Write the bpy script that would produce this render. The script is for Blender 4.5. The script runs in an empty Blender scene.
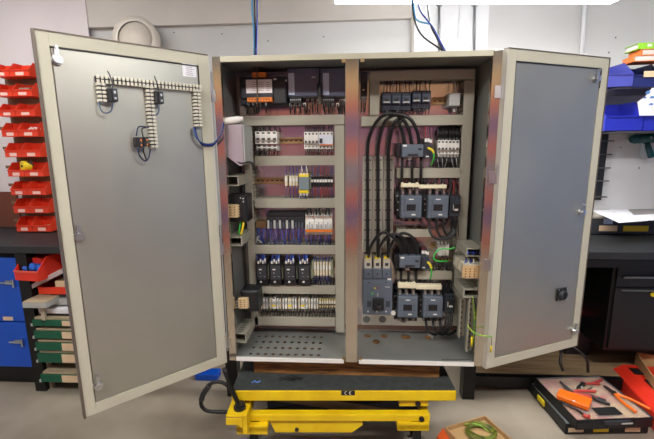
import bpy, bmesh, math, random
from mathutils import Vector, Matrix
random.seed(7)
SC = bpy.context.scene
COL = SC.collection

# ------------------------------------------------------------------ camera
F = 392.57; PITCH = .18105; YAW = -.06173; ROLL = -.009553
CAM = Vector((-.01255, -1.7244, 1.51264))
FWD = Vector((math.sin(YAW)*math.cos(PITCH), math.cos(YAW)*math.cos(PITCH), -math.sin(PITCH)))
_r = Vector((math.cos(YAW), -math.sin(YAW), 0)); _u = _r.cross(FWD)
RIGHT = _r*math.cos(ROLL) + _u*math.sin(ROLL)
UP = _u*math.cos(ROLL) - _r*math.sin(ROLL)
cd = bpy.data.cameras.new('camera'); cam = bpy.data.objects.new('camera', cd); COL.objects.link(cam)
cd.sensor_width = 36; cd.sensor_fit = 'HORIZONTAL'; cd.lens = F/654*36; cd.clip_start = .05
cam.matrix_world = Matrix(((RIGHT.x, UP.x, -FWD.x, CAM.x), (RIGHT.y, UP.y, -FWD.y, CAM.y), (RIGHT.z, UP.z, -FWD.z, CAM.z), (0, 0, 0, 1)))
SC.camera = cam

# ------------------------------------------------------------------ light and exposure
SC.view_settings.view_transform = 'Standard'; SC.view_settings.look = 'None'
SC.view_settings.gamma = 1; SC.view_settings.use_curve_mapping = False
SC.view_settings.exposure = 1.95
wd = bpy.data.worlds.new('world'); SC.world = wd; wd.use_nodes = True
wd.node_tree.nodes['Background'].inputs[0].default_value = (.75, .8, .9, 1)
wd.node_tree.nodes['Background'].inputs[1].default_value = .3
LAMP_BENCH = 12.0      # emission of the tube over the bench
LAMP_ROOM = 12.5       # emission of the two ceiling luminaires behind the photographer

# ------------------------------------------------------------------ places
def ray(px, py): return FWD + RIGHT*((px-327)/F) - UP*((py-219.5)/F)
def onY(px, py, Y):
    d = ray(px, py); return CAM + d*((Y-CAM.y)/d.y)
def onZ(px, py, Z):
    d = ray(px, py); return CAM + d*((Z-CAM.z)/d.z)
def onP(px, py, o, n):
    d = ray(px, py); return CAM + d*((Vector(o)-CAM).dot(n)/d.dot(n))
def rc(x0, y0, x1, y1, Y):
    ym = (y0+y1)/2; xm = (x0+x1)/2
    return onY(x0, ym, Y).x, onY(x1, ym, Y).x, onY(xm, y1, Y).z, onY(xm, y0, Y).z

# ------------------------------------------------------------------ materials
def lin(c):
    return tuple(((v/255)/12.92 if v/255 <= .04045 else ((v/255+.055)/1.055)**2.4) for v in c)
MATS = {}
def M(name, rgb, rough=.5, metal=0, var=.0, scale=8, stretch=(1, 1, 1), bump=0, rgb2=None, aniso=0, alpha=None, emit=None, detail=4, rvar=0):
    if name in MATS: return MATS[name]
    m = bpy.data.materials.new(name); m.use_nodes = True; nt = m.node_tree; b = nt.nodes['Principled BSDF']
    c = lin(rgb)
    b.inputs['Base Color'].default_value = (*c, 1); b.inputs['Roughness'].default_value = rough; b.inputs['Metallic'].default_value = metal
    if aniso: b.inputs['Anisotropic'].default_value = aniso
    if alpha is not None: b.inputs['Alpha'].default_value = alpha
    if emit: b.inputs['Emission Color'].default_value = (*lin(emit[0]), 1); b.inputs['Emission Strength'].default_value = emit[1]
    tc = nt.nodes.new('ShaderNodeTexCoord'); mp = nt.nodes.new('ShaderNodeMapping'); nz = nt.nodes.new('ShaderNodeTexNoise')
    mp.inputs['Scale'].default_value = stretch; nz.inputs['Scale'].default_value = scale; nz.inputs['Detail'].default_value = detail
    nt.links.new(tc.outputs['Object'], mp.inputs[0]); nt.links.new(mp.outputs[0], nz.inputs['Vector'])
    cr = nt.nodes.new('ShaderNodeValToRGB'); cr.color_ramp.elements[0].position = .35; cr.color_ramp.elements[1].position = .65
    c2 = lin(rgb2) if rgb2 else tuple(v*(1-max(var, .04)) for v in c)
    cr.color_ramp.elements[0].color = (*c2, 1); cr.color_ramp.elements[1].color = (*c, 1)
    nt.links.new(nz.outputs[0], cr.inputs[0]); nt.links.new(cr.outputs[0], b.inputs['Base Color'])
    if bump:
        bp = nt.nodes.new('ShaderNodeBump'); bp.inputs['Strength'].default_value = bump; bp.inputs['Distance'].default_value = .002
        nt.links.new(nz.outputs[0], bp.inputs['Height']); nt.links.new(bp.outputs[0], b.inputs['Normal'])
    if rvar:
        mr = nt.nodes.new('ShaderNodeMapRange'); mr.inputs['To Min'].default_value = rough-rvar; mr.inputs['To Max'].default_value = rough+rvar
        nt.links.new(nz.outputs[0], mr.inputs[0]); nt.links.new(mr.outputs[0], b.inputs['Roughness'])
    MATS[name] = m; return m

wall_m = M('wall_paint', (208, 208, 206), .85, var=.05, scale=2.5, bump=.15)
sheet_m = M('wall_sheet', (226, 218, 219), .7, var=.04, scale=3)
bright_m = M('fresh_white_paint', (238, 240, 242), .7, var=.03, scale=5)
soffit_m = M('soffit_paint', (214, 208, 200), .85, var=.1, scale=2)
floor_m = M('floor_concrete', (160, 149, 132), .55, rgb2=(142, 131, 115), scale=3.5, bump=.1, detail=8)
ceil_m = M('ceiling_paint', (120, 120, 122), .9)
steel = M('brushed_stainless', (206, 198, 184), .15, .95, var=.06, scale=6, stretch=(60, 60, .6))
plate_m = M('zinc_plate', (196, 188, 184), .18, .9, var=.12, scale=5)
side_m = M('zinc_side', (156, 158, 154), .45, .6, var=.15, scale=4)
inner_m = M('zinc_floor', (178, 180, 174), .42, .7, var=.15, scale=5)
door_sheet = M('zinc_door', (178, 177, 166), .4, .8, var=.07, scale=3, rvar=.06)
beige = M('ivory_paint', (190, 187, 166), .5, var=.05, scale=6)
edge_m = M('door_edge', (150, 142, 132), .45, .5, var=.15, scale=8)
white_edge = M('white_lip', (235, 233, 226), .4, .1)
duct_m = M('duct_grey', (158, 154, 138), .55, var=.04)
duct_d = M('duct_slots', (120, 118, 106), .6)
ivory_duct = M('door_duct', (216, 212, 194), .5)
hole_m = M('black_void', (10, 9, 8), .9)
black = M('black_plastic', (24, 25, 28), .45, var=.1)
black2 = M('black_cable', (20, 20, 21), .38)
navy = M('navy_iron', (27, 30, 42), .5, var=.15, scale=20)
grey_dev = M('bluegrey_plastic', (88, 97, 108), .5, var=.05)
grey_dev2 = M('dark_bluegrey_plastic', (46, 53, 62), .5, var=.05)
charcoal = M('charcoal_plastic', (48, 50, 54), .5)
white = M('white_plastic', (222, 220, 212), .45)
cream = M('cream_plastic', (214, 204, 176), .5)
lgrey = M('light_grey_plastic', (176, 177, 172), .5)
orange = M('orange_plastic', (222, 122, 34), .45)
yellow_p = M('yellow_plastic', (232, 206, 30), .45)
blue_w = M('blue_wire', (28, 54, 140), .45)
lblue_w = M('light_blue_wire', (70, 150, 200), .45)
red_w = M('red_wire', (150, 36, 30), .45)
green_p = M('green_plastic', (60, 190, 70), .45)
gy_m = M('yellow_green_wire', (186, 206, 60), .5, rgb2=(70, 160, 60), scale=60)
reflect_brown = M('brown_reflection', (126, 98, 84), .5, .4, var=.15)
rail_m = M('rail_zinc', (170, 150, 110), .35, .85)
chrome = M('chrome', (200, 202, 204), .32, 1)
red_bin = M('red_plastic', (228, 60, 30), .45, var=.06)
blue_bin = M('blue_plastic', (34, 44, 170), .4, var=.06)
blue_bin2 = M('blue_plastic_worn', (66, 72, 160), .5, var=.1)
dkblue = M('dark_blue_plastic', (22, 34, 96), .45)
card = M('label_card', (222, 196, 160), .8)
paper = M('paper', (232, 232, 236), .8)
cardboard = M('cardboard', (184, 148, 100), .85, var=.08, scale=12)
bench_m = M('bench_black', (40, 42, 44), .5, var=.3, scale=14, rvar=.1)
blk_metal = M('black_metal', (16, 16, 18), .42, .2, var=.2)
bluedoor = M('blue_cabinet_paint', (14, 82, 196), .4, var=.05)
brown = M('brown_board', (128, 96, 70), .8, var=.2, scale=5)
redbrown = M('red_brown_board', (112, 62, 44), .8, var=.2, scale=4)
wood = M('dark_wood', (156, 110, 56), .75, rgb2=(96, 62, 26), scale=5, stretch=(2, 20, 20), bump=.2)
shelfwood = M('shelf_board', (158, 132, 98), .7, rgb2=(130, 106, 76), scale=4, stretch=(1, 8, 8))
mat_m = M('rubber_mat', (58, 62, 60), .75, rgb2=(44, 48, 47), scale=30, bump=.2)
lift_y = M('yellow_enamel', (232, 198, 16), .45, rgb2=(216, 178, 12), scale=8, rvar=.08)
lift_d = M('dark_blue_underside', (20, 24, 44), .6)
green_tray = M('green_steel', (14, 92, 66), .5, var=.1)
tray_beige = M('beige_tray', (186, 168, 138), .6, var=.1)
orange_t = M('orange_tool', (240, 112, 22), .45)
red_case = M('red_case', (226, 50, 30), .45)
pink_wire = M('dark_red_wire', (120, 44, 60), .5)
teal = M('teal_tool', (16, 74, 80), .4)
lime = M('lime_cover', (140, 206, 40), .5)
org_book = M('orange_cover', (222, 120, 54), .6)
pages = M('page_edges', (226, 222, 216), .8, rgb2=(190, 180, 172), scale=3, stretch=(.3, .3, 60))
clearlid = M('clear_lid', (200, 200, 198), .2, alpha=.18)
bluecloth = M('blue_cloth', (40, 100, 200), .9, var=.2, scale=40)
disc_m = M('white_enamel', (214, 206, 192), .4)

# ------------------------------------------------------------------ mesh builder
WM = {}
class MB:
    def __init__(s, xf=None): s.v = []; s.f = []; s.m = []; s.xf = xf
    def add(s, vs, fs, m=0):
        n = len(s.v)
        for p in vs:
            p = Vector(p); s.v.append(s.xf @ p if s.xf is not None else p)
        for q in fs: s.f.append([n+i for i in q]); s.m.append(m)
    def box(s, x0, x1, y0, y1, z0, z1, m=0):
        s.add([(x, y, z) for x in (x0, x1) for y in (y0, y1) for z in (z0, z1)],
              [(0, 1, 3, 2), (4, 6, 7, 5), (0, 4, 5, 1), (2, 3, 7, 6), (0, 2, 6, 4), (1, 5, 7, 3)], m)
    def cham(s, x0, x1, y0, y1, z0, z1, c=.003, m=0):
        "box whose front (low y) edges are chamfered"
        b = [(x0, z0), (x1, z0), (x1, z1), (x0, z1)]; f = [(x0+c, z0+c), (x1-c, z0+c), (x1-c, z1-c), (x0+c, z1-c)]
        vs = [(x, y1, z) for x, z in b]+[(x, y0+c, z) for x, z in b]+[(x, y0, z) for x, z in f]
        fs = [(0, 1, 2, 3), (8, 9, 10, 11)]
        for i in range(4):
            j = (i+1) % 4; fs += [(i, j, 4+j, 4+i), (4+i, 4+j, 8+j, 8+i)]
        s.add(vs, fs, m)
    def prism(s, poly, axis, a0, a1, m=0):
        "poly: 2-D outline; axis 0 -> (y,z), 1 -> (x,z), 2 -> (x,y)"
        def P(p, a): return {0: (a, p[0], p[1]), 1: (p[0], a, p[1]), 2: (p[0], p[1], a)}[axis]
        n = len(poly); vs = [P(p, a0) for p in poly]+[P(p, a1) for p in poly]
        s.add(vs, [tuple(range(n)), tuple(range(n, 2*n))]+[(i, (i+1) % n, n+(i+1) % n, n+i) for i in range(n)], m)
    def cyl(s, p0, p1, r, seg=12, m=0, r1=None):
        p0 = Vector(p0); p1 = Vector(p1); r1 = r if r1 is None else r1
        d = (p1-p0).normalized(); a = d.orthogonal().normalized(); b = d.cross(a)
        vs = [p+(a*math.cos(2*math.pi*i/seg)+b*math.sin(2*math.pi*i/seg))*q for p, q in ((p0, r), (p1, r1)) for i in range(seg)]
        s.add(vs, [tuple(range(seg)), tuple(range(seg, 2*seg))]+[(i, (i+1) % seg, seg+(i+1) % seg, seg+i) for i in range(seg)], m)
    def tube(s, pts, r, seg=8, m=0, sub=4):
        pts = [Vector(p) for p in pts]
        if len(pts) > 2 and sub > 1:      # Catmull-Rom
            q = [pts[0]*2-pts[1]]+pts+[pts[-1]*2-pts[-2]]; out = []
            for i in range(1, len(q)-2):
                for k in range(sub):
                    t = k/sub; a, b, c, d = q[i-1], q[i], q[i+1], q[i+2]
                    out.append(.5*((2*b)+(c-a)*t+(2*a-5*b+4*c-d)*t*t+(3*b-a-3*c+d)*t**3))
            pts = out+[pts[-1]]
        n = len(pts); prev = None; vs = []
        for i, p in enumerate(pts):
            t = (pts[min(i+1, n-1)]-pts[max(i-1, 0)])
            t = t.normalized() if t.length > 1e-9 else Vector((0, 0, 1))
            a = t.orthogonal().normalized() if prev is None else (prev-t*prev.dot(t)).normalized()
            prev = a; b = t.cross(a)
            vs += [p+(a*math.cos(2*math.pi*k/seg)+b*math.sin(2*math.pi*k/seg))*r for k in range(seg)]
        fs = [tuple(range(seg)), tuple(range((n-1)*seg, n*seg))]
        for i in range(n-1):
            for k in range(seg):
                fs.append((i*seg+k, i*seg+(k+1) % seg, (i+1)*seg+(k+1) % seg, (i+1)*seg+k))
        s.add(vs, fs, m)
    def lathe(s, prof, c, axis, seg=24, m=0):
        axis = Vector(axis).normalized(); a = axis.orthogonal().normalized(); b = axis.cross(a); c = Vector(c)
        vs = [c+axis*h+(a*math.cos(2*math.pi*i/seg)+b*math.sin(2*math.pi*i/seg))*r for r, h in prof for i in range(seg)]
        n = len(prof); fs = []
        for j in range(n-1):
            for i in range(seg): fs.append((j*seg+i, j*seg+(i+1) % seg, (j+1)*seg+(i+1) % seg, (j+1)*seg+i))
        s.add(vs, fs, m)
    def pbox(s, x0, y0, x1, y1, Y, depth, m=0, c=0):
        X0, X1, Z0, Z1 = rc(x0, y0, x1, y1, Y)
        if c: s.cham(X0, X1, Y, Y+depth, Z0, Z1, c, m)
        else: s.box(X0, X1, Y, Y+depth, Z0, Z1, m)
    def build(s, name, mats, parent=None, label=None, cat=None, group=None, kind=None, smooth=False, bevel=0, olabel=None):
        if not isinstance(mats, (list, tuple)): mats = [mats]
        xs = [p.x for p in s.v]; ys = [p.y for p in s.v]; zs = [p.z for p in s.v]
        if parent is None:
            base = Vector(((min(xs)+max(xs))/2, (min(ys)+max(ys))/2, min(zs))); inv = Matrix.Translation(-base); wm = Matrix.Translation(base)
        else:
            wm = WM[parent.name]; inv = wm.inverted()
        me = bpy.data.meshes.new(name); me.from_pydata([inv @ p for p in s.v], [], s.f)
        for mm in mats: me.materials.append(mm)
        for p, k in zip(me.polygons, s.m): p.material_index = k
        bm = bmesh.new(); bm.from_mesh(me); bmesh.ops.recalc_face_normals(bm, faces=bm.faces); bm.to_mesh(me); bm.free()
        if smooth:
            for p in me.polygons: p.use_smooth = len(p.vertices) == 4
        o = bpy.data.objects.new(name, me); COL.objects.link(o)
        if parent is None: o.location = base
        else: o.parent = parent
        WM[o.name] = wm
        if bevel:
            b = o.modifiers.new('bevel', 'BEVEL'); b.width = bevel; b.segments = 2; b.limit_method = 'ANGLE'
        if label: o['label'] = label
        if olabel: o['label'] = olabel
        if cat: o['category'] = cat
        if group: o['group'] = group
        if kind: o['kind'] = kind
        return o
def thing(name, label, cat, loc, group=None):
    o = bpy.data.objects.new(name, None); COL.objects.link(o); o.location = loc; o.empty_display_size = .05
    o['label'] = label; o['category'] = cat
    if group: o['group'] = group
    WM[o.name] = Matrix.Translation(Vector(loc)); return o
def struct(name, mb, m): return mb.build(name, m, kind='structure')
def wire(parent, pts, r, m, name='wire', seg=6):
    "pts: (px, py, Y) triples"
    b = MB(); b.tube([onY(x, y, Y) for x, y, Y in pts], r, seg); return b.build(name, m, parent, smooth=True)

# ------------------------------------------------------------------ the room
WY = 1.15
b = MB(); b.box(-3.6, 3.6, -3.2, WY+.2, -.05, 0); struct('floor', b, floor_m)
b = MB(); b.box(-3.6, 3.6, WY, WY+.1, 0, 2.8); struct('wall_back', b, wall_m)
b = MB(); b.box(-3.7, -3.6, -3.2, WY+.1, 0, 2.8); struct('wall_left', b, wall_m)
b = MB(); b.box(3.6, 3.7, -3.2, WY+.1, 0, 2.8); struct('wall_right', b, M('blue_grey_wall', (124, 150, 204), .8))
b = MB(); b.box(-3.6, 3.6, -3.3, -3.2, 0, 2.8); struct('wall_front', b, M('pale_rear_wall', (206, 196, 178), .8))
b = MB(); b.box(-3.7, 3.7, -3.3, WY+.1, 2.8, 2.9); struct('ceiling', b, ceil_m)
for i, (z0, z1, c) in enumerate([(.30, .44, 'r'), (.56, .78, 'b'), (.84, .98, 'r'), (1.06, 1.34, 'g'), (1.42, 1.57, 'r'), (1.64, 1.86, 'b'), (1.92, 2.06, 'r'), (2.10, 2.42, 't'), (2.48, 2.79, 'd')]):
    b = MB(); b.box(-2.4, 2.4, -3.2, -3.06, z0, z1)  # unseen colour bands added behind the camera to tint reflections in the cabinet metal
    struct('trim_%d' % (i+1), b, {'r': M('coral_reflection_band', (210, 88, 58), .6), 'b': M('violet_blue_reflection_band', (92, 84, 140), .6), 't': M('tan_reflection_band', (214, 176, 124), .7), 'd': M('dark_slate_reflection_band', (62, 66, 82), .7), 'g': M('grey_blue_reflection_band', (120, 124, 146), .6)}[c])
b = MB(); b.box(-3.6, onY(410, 26, WY).x, WY-.04, WY, onY(200, 26, WY).z, 2.8); struct('trim_10', b, soffit_m)
X0, X1, Z0, Z1 = rc(6, -12, 88, 60, WY-.045)
b = MB(); b.box(X0-.3, X1, WY-.05, WY-.04, .95, 2.75); struct('trim_11', b, sheet_m)
X0, X1, Z0, Z1 = rc(411, -10, 488, 54, WY)
b = MB(); b.box(X0, X1, WY-.012, WY, 1.5, 2.79); struct('trim_12', b, bright_m)

# luminaire over the bench (seen at the top edge) and two ceiling luminaires behind the photographer
def luminaire(name, x0, x1, y0, y1, z, label, em, h=.07):
    t = thing(name, label, 'ceiling light', ((x0+x1)/2, (y0+y1)/2, z), None)
    b = MB(); b.prism([(y0, z+.02), (y1, z+.02), (y1-.03, z+h), (y0+.03, z+h)], 0, x0, x1); b.build('housing', white, t)
    b = MB(); b.box(x0+.004, x1-.004, y0+.004, y1-.004, z, z+.02)
    dm = bpy.data.materials.new('tube_light'); dm.use_nodes = True; p = dm.node_tree.nodes['Principled BSDF']
    p.inputs['Base Color'].default_value = (.8, .8, .8, 1); p.inputs['Emission Color'].default_value = (1, .985, .97, 1); p.inputs['Emission Strength'].default_value = em
    b.build('diffuser', dm, t)
    for x in (x0+.2, x1-.2):
        b = MB(); b.cyl((x, (y0+y1)/2, z+h), (x, (y0+y1)/2, 2.8), .004); b.build('suspension_rod', chrome, t)
    return t
bl = luminaire('tube_luminaire', -.095, 1.375, .40, .56, 2.25, 'white fluorescent luminaire glowing above the bench, cut by the top edge', LAMP_BENCH)
bl.rotation_euler.z = .088
luminaire('unseen_luminaire', -1.9, -.5, -1.75, -1.45, 2.70, 'left ceiling luminaire above and behind the photographer', LAMP_ROOM)
luminaire('unseen_luminaire', .5, 1.9, -1.75, -1.45, 2.70, 'right ceiling luminaire above and behind the photographer', LAMP_ROOM)
luminaire('unseen_luminaire', -2.9, -1.5, .1, .35, 2.70, 'left unseen fill luminaire added to brighten the wall above the red bins', LAMP_ROOM*.28)  # out-of-view fill lamp, added to brighten the left wall
luminaire('unseen_luminaire', 1.9, 3.3, .1, .35, 2.70, 'right unseen fill luminaire added to brighten the wall above the blue bins', LAMP_ROOM*.28)  # same kind of added fill lamp, for the right wall

# pipes and cables on the wall
def pipe(px, y0, y1, r, m, label, name='conduit_pipe', x1=None):
    a = onY(px, y0, WY-.02); c = onY(x1 or px, y1, WY-.02)
    t = thing(name, label, 'pipe', (c.x, c.y, c.z))
    b = MB(); b.cyl((a.x, WY-.026, a.z), (c.x, WY-.026, c.z), r); b.build('tube', m, t, smooth=True)
    k = a.lerp(c, .25 if r < .009 else .96); b = MB(); b.box(k.x-r*2.2, k.x+r*2.2, WY-.03-r, WY-.013, k.z-.006, k.z+.006); b.build('pipe_clip', chrome if m is not bright_m else white, t)
    return t
zinc_pipe = M('zinc_pipe', (150, 152, 154), .35, .7)
pipe(439, -14, 62, .008, zinc_pipe, 'thin grey metal pipe on the white wall, the left one of two', x1=439)
pipe(474.5, -14, 62, .008, zinc_pipe, 'thin grey metal pipe on the white wall, the right one of two', x1=474)
pipe(461.5, -14, 39, .006, bright_m, 'short white conduit ending in a small socket between two metal pipes', x1=458)
pipe(584.5, -5, 58, .013, bright_m, 'white conduit pipe running down behind the right cabinet door', x1=581)
pipe(412, -5, 62, .011, M('dull_pipe', (188, 182, 172), .6), 'pale beige pipe on the wall left of the hanging cables', x1=412)
def cable(name, pts, r, m, label, cat='cable', group=None, seg=6):
    b = MB(); b.tube([onY(*p) for p in pts], r, seg); return b.build(name, m, label=label, cat=cat, group=group, smooth=True)
G = 'cables hanging to the cabinet top'
for i, (dx, m, lb) in enumerate([(-1.2, lblue_w, 'light blue cable hanging left in the strand above the transformer'), (.3, black2, 'black cable hanging middle in the strand above the transformer'), (2, blue_w, 'darker blue cable hanging right in the strand above the transformer')]):
    cable('hanging_cable', [(255+dx, -14, .22), (254+dx*1.6, 5, .2), (255+dx, 30, .2), (255+dx*.6, 54.5, .16)], .0045, m, lb, group=G)
for pts, m, lb in [([(411, -14, .3), (413, 14, .25), (421, 34, .22), (436, 46, .2), (445, 52.5, .18)], black2, 'black cable sagging furthest left toward the cabinet roof'),
                   ([(415, -14, .3), (420, 10, .25), (433, 27, .22), (441, 43, .2), (446, 52.5, .17)], blue_w, 'blue cable of the sagging pair above the cabinet roof'),
                   ([(425, -14, .3), (430, 22, .24), (437, 38, .22), (443, 50, .19), (448, 52.5, .18)], black2, 'black cable hanging furthest right above the cabinet roof'),
                   ([(412, -14, .28), (414, 8, .26), (417, 20, .24), (430, 24, .23)], lblue_w, 'light blue short cable end tied to black cables')]:
    cable('hanging_cable', pts, .0042, m, lb, group=G)

# round white lampshade left of the cables
c = onY(138, 41, WY-.1)
t = thing('round_wall_fan_cover', 'round cream ring cover leaning on the wall above the left door', 'cover', (c.x, c.y, c.z-.15))
b = MB(); b.lathe([(.112, -.0), (.114, -.015), (.148, -.018), (.15, 0), (.148, .05), (.112, .05)], c, (.15, -1, .1), 40); b.build('ring', disc_m, t, smooth=True)
b = MB(); b.lathe([(.0, -.01), (.06, -.012), (.1, .01), (.111, .03), (.111, .04), (0, .04)], c, (.15, -1, .1), 32); b.build('disc', M('cream_disc', (222, 212, 198), .5), t, smooth=True)

# ------------------------------------------------------------------ the switch cabinet
ZB = .5; H = 1.395; ZT = ZB+H; D = .32; PL = .30        # bottom, height, top, depth, mounting-plate face
enc = thing('switch_cabinet', 'large steel electrical switch cabinet with both doors open on a lift table', 'electrical cabinet', (0, 0, ZB))
b = MB(); b.box(-.60, -.59, .0, D, ZB, ZT); b.build('side_panel', side_m, enc)
b = MB(); b.box(.59, .60, .0, D, ZB, ZT); b.build('side_panel', side_m, enc)
b = MB(); b.box(-.59, .59, .0, D, ZT-.01, ZT); b.build('roof_panel', side_m, enc)
b = MB(); b.box(-.59, .59, D-.008, D, ZB+.01, ZT-.01); b.build('rear_panel', side_m, enc)
def holed(mb, cx, cy, hx, hy, rx, ry, z0, z1, seg=16):
    "rectangular cell centred cx,cy with an elliptic hole through it"
    A = []; B = []
    for i in range(seg):
        t = 2*math.pi*(i+.5)/seg; c, s = math.cos(t), math.sin(t)
        A.append((cx+rx*c, cy+ry*s)); k = min(hx/max(abs(c), 1e-6), hy/max(abs(s), 1e-6)); B.append([cx+k*c, cy+k*s])
    # snap the border points nearest each corner
    for sx in (-1, 1):
        for sy in (-1, 1):
            j = min(range(seg), key=lambda q: (B[q][0]-cx-sx*hx)**2+(B[q][1]-cy-sy*hy)**2); B[j] = [cx+sx*hx, cy+sy*hy]
    vs = [(x, y, z) for z in (z0, z1) for P in (A, B) for x, y in P]; fs = []
    for i in range(seg):
        j = (i+1) % seg
        fs += [(i, j, seg+j, seg+i), (2*seg+i, 2*seg+j, 3*seg+j, 3*seg+i), (i, j, 2*seg+j, 2*seg+i)]
    mb.add(vs, fs)
b = MB(); fz0, fz1 = ZB+.009, ZB+.012
xs = [onZ(262+7.25*i, 345, fz1).x for i in range(9)]; dx = xs[1]-xs[0]
gx0 = xs[0]-dx/2-dx; gx1 = xs[-1]+dx/2; ys = [onZ(290, y, fz1).y for y in (354.5, 348.4, 342.3, 336.6)]; dy = (ys[3]-ys[0])/3
gy0 = ys[0]-dy/2; gy1 = gy0+4*dy
for r in range(4):
    for k in range(10):
        holed(b, gx0+dx*(k+.5), gy0+dy*(r+.5), dx/2, dy/2, .0098, .0105, fz0, fz1)
b.box(-.59, gx0, 0, D-.008, fz0, fz1); b.box(gx1, .03, 0, D-.008, fz0, fz1)
b.box(gx0, gx1, 0, gy0, fz0, fz1); b.box(gx0, gx1, gy1, D-.008, fz0, fz1)
holes = [(367.5, 335.5, .020), (384, 335.5, .020), (376, 341.5, .020), (406, 337.5, .027), (430, 338, .027)]
cells = []
for hx, hy, r in holes[:2]+holes[3:]:
    p = onZ(hx, hy, fz1); cells.append((p.x, p.y, r))
pm = onZ(*holes[2][:2], fz1)
# back row of cells, then one cell in front
ry0, ry1 = cells[0][1]-.036, cells[0][1]+.036
edges = [.03]
for i, (cx, cy, r) in enumerate(cells):
    hx = .03 if i < 2 else .036
    if cx-hx > edges[-1]: b.box(edges[-1], cx-hx, ry0, ry1, fz0, fz1)
    else: hx = cx-edges[-1]
    holed(b, cx, (ry0+ry1)/2, hx, .036, r*.95, r*1.25, fz0, fz1, 24); edges.append(cx+hx)
b.box(edges[-1], .59, ry0, ry1, fz0, fz1); b.box(.03, .59, ry1, D-.008, fz0, fz1)
q0 = ry0-.06
b.box(.03, pm.x-.04, q0, ry0, fz0, fz1); holed(b, pm.x, (q0+ry0)/2, .04, .030, .019, .024, fz0, fz1, 24); b.box(pm.x+.04, .59, q0, ry0, fz0, fz1)
b.box(.03, .59, 0, q0, fz0, fz1)
b.build('floor_panel', inner_m, enc)
b = MB(); b.box(-.575, .575, PL, PL+.003, ZB+.055, ZT-.03); b.build('mounting_plate', plate_m, enc)
b = MB(); b.box(-.57, .57, PL-.004, PL, ZB+.03, ZB+.055); b.build('plate_gap_reflection', reflect_brown, enc, olabel='brown strip painted as a reflection in the bottom gap')  # brown reflection in the gap below the plate, put in as a coloured strip
for n, bx in (('front_post', (-.60, -.565, -.004, .022, ZB, ZT)), ('front_post', (.562, .60, -.004, .022, ZB, ZT)), ('centre_post', (-.037, .019, -.002, .045, ZB+.004, ZT-.012))):
    b = MB(); b.box(*bx); b.build(n, steel, enc, bevel=.002)
b = MB(); b.box(-.565, .562, -.004, .02, ZT-.022, ZT); b.build('top_rail', M('rail_beige', (176, 172, 150), .45, .3), enc)
b = MB(); b.box(-.565, -.045, -.006, .004, ZB, ZB+.018); b.box(.027, .562, -.006, .004, ZB, ZB+.018); b.build('bottom_rail', white_edge, enc)
for x in (-.052, .027):
    for z in (ZB+.012, ZT-.035):
        b = MB(); b.box(x, x+.015, -.004, .012, z, z+.014); b.cyl((x+.0075, -.006, z+.007), (x+.0075, -.004, z+.007), .003); b.build('post_bracket', rail_m, enc)
b = MB()
for i in range(26):
    p = onY(442+i*1.08, 359.7, -.008); w = random.uniform(.0012, .002); b.box(p.x-w, p.x+w, -.0070, -.006, p.z-.002, p.z+.002)
b.build('serial_marks', charcoal, enc)

# doors: local frame u (from hinge outwards), w (towards the inside face), z
def frame(h, u, n): return Matrix(((u[0], n[0], 0, h[0]), (u[1], n[1], 0, h[1]), (0, 0, 1, 0), (0, 0, 0, 1)))
aL, aR = math.radians(44.4), math.radians(24.2); DL = .586
FL = frame((-.612, -.022), (-math.cos(aL), -math.sin(aL)), (math.sin(aL), -math.cos(aL)))
FR = frame((.612, -.022), (math.cos(aR), math.sin(aR)), (math.sin(aR), -math.cos(aR)))
def dpt(fr, px, py, w=0.004):
    n = Vector((fr[0][1], fr[1][1], 0)); o = Vector((fr[0][3], fr[1][3], 0))+n*w
    p = onP(px, py, o, n); q = fr.inverted() @ p; return q.x, q.z
def door(fr, lab, left):
    B = .044; Bo = .036 if left else .044; z0, z1 = ZB, ZT
    b = MB(fr); b.box(0, DL, -.022, -.004, z0, z1)
    d = b.build('door', edge_m, enc, olabel=lab)
    b = MB(fr)
    b.box(0, B, -.004, .003, z0, z1); b.box(DL-Bo, DL, -.004, .003, z0, z1); b.box(B, DL-Bo, -.004, .003, z0, z0+B); b.box(B, DL-Bo, -.004, .003, z1-B, z1)
    b.build('door_frame', beige, d, bevel=.001)
    b = MB(fr); b.box(B+.004, DL-Bo-.004, -.004, .0015, z0+B+.004, z1-B-.006); b.build('inner_sheet', door_sheet, d)
    b = MB(fr); b.box(B, DL-Bo, .0015, .0045, z1-B-.006, z1-B-.002); e = B if left else DL-B; b.box(e-.001, e+.0015, .0015, .0045, z1-.13, z1-B-.002); b.build('seal_strip', black, d)
    b = MB(fr); b.box(DL, DL+.008 if left else DL+.003, -.022, .006, z0-.003, z1+.003); b.box(0, DL, -.022, .006, z1, z1+.0035); b.build('outer_rim', M('rim_dark', (112, 102, 92), .4, .5), d)
    b = MB(fr); b.box(-.004, .0, -.022, .004, z0, z1); b.build('hinge_edge', M('pale_edge', (206, 202, 190), .35, .4), d)
    return d
dl = door(FL, 'left door, swung towards the viewer', True); dr = door(FR, 'right door, folded back past the front', False)
def latch(d, fr, px, py, s=1):
    u, z = dpt(fr, px, py); b = MB(fr)
    b.cyl((u, .002, z), (u, .012, z), .017*s, 16); b.cyl((u, .012, z), (u, .022, z), .009*s, 6); b.cyl((u, .022, z), (u, .026, z), .013*s, 12)
    b.box(u-.006*s, u+.006*s, .016, .02, z, z+.042*s); b.cyl((u, .012, z+.04*s), (u, .026, z+.04*s), .005*s, 8)
    b.build('cam_latch', chrome, d, smooth=False)
for p in ((57, 60), (79, 236), (98, 385)): latch(dl, FL, *p)
for p in ((595, 79), (580.5, 212), (573, 330)): latch(dr, FR, *p, s=.9)
u, z = dpt(FL, 189, 70); b = MB(FL); b.box(u-.030, u+.026, .0015, .0025, z-.026, z+.026)
dlab = b.build('rating_sticker', paper, dl, olabel='white printed sticker')
b = MB(FL)
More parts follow.
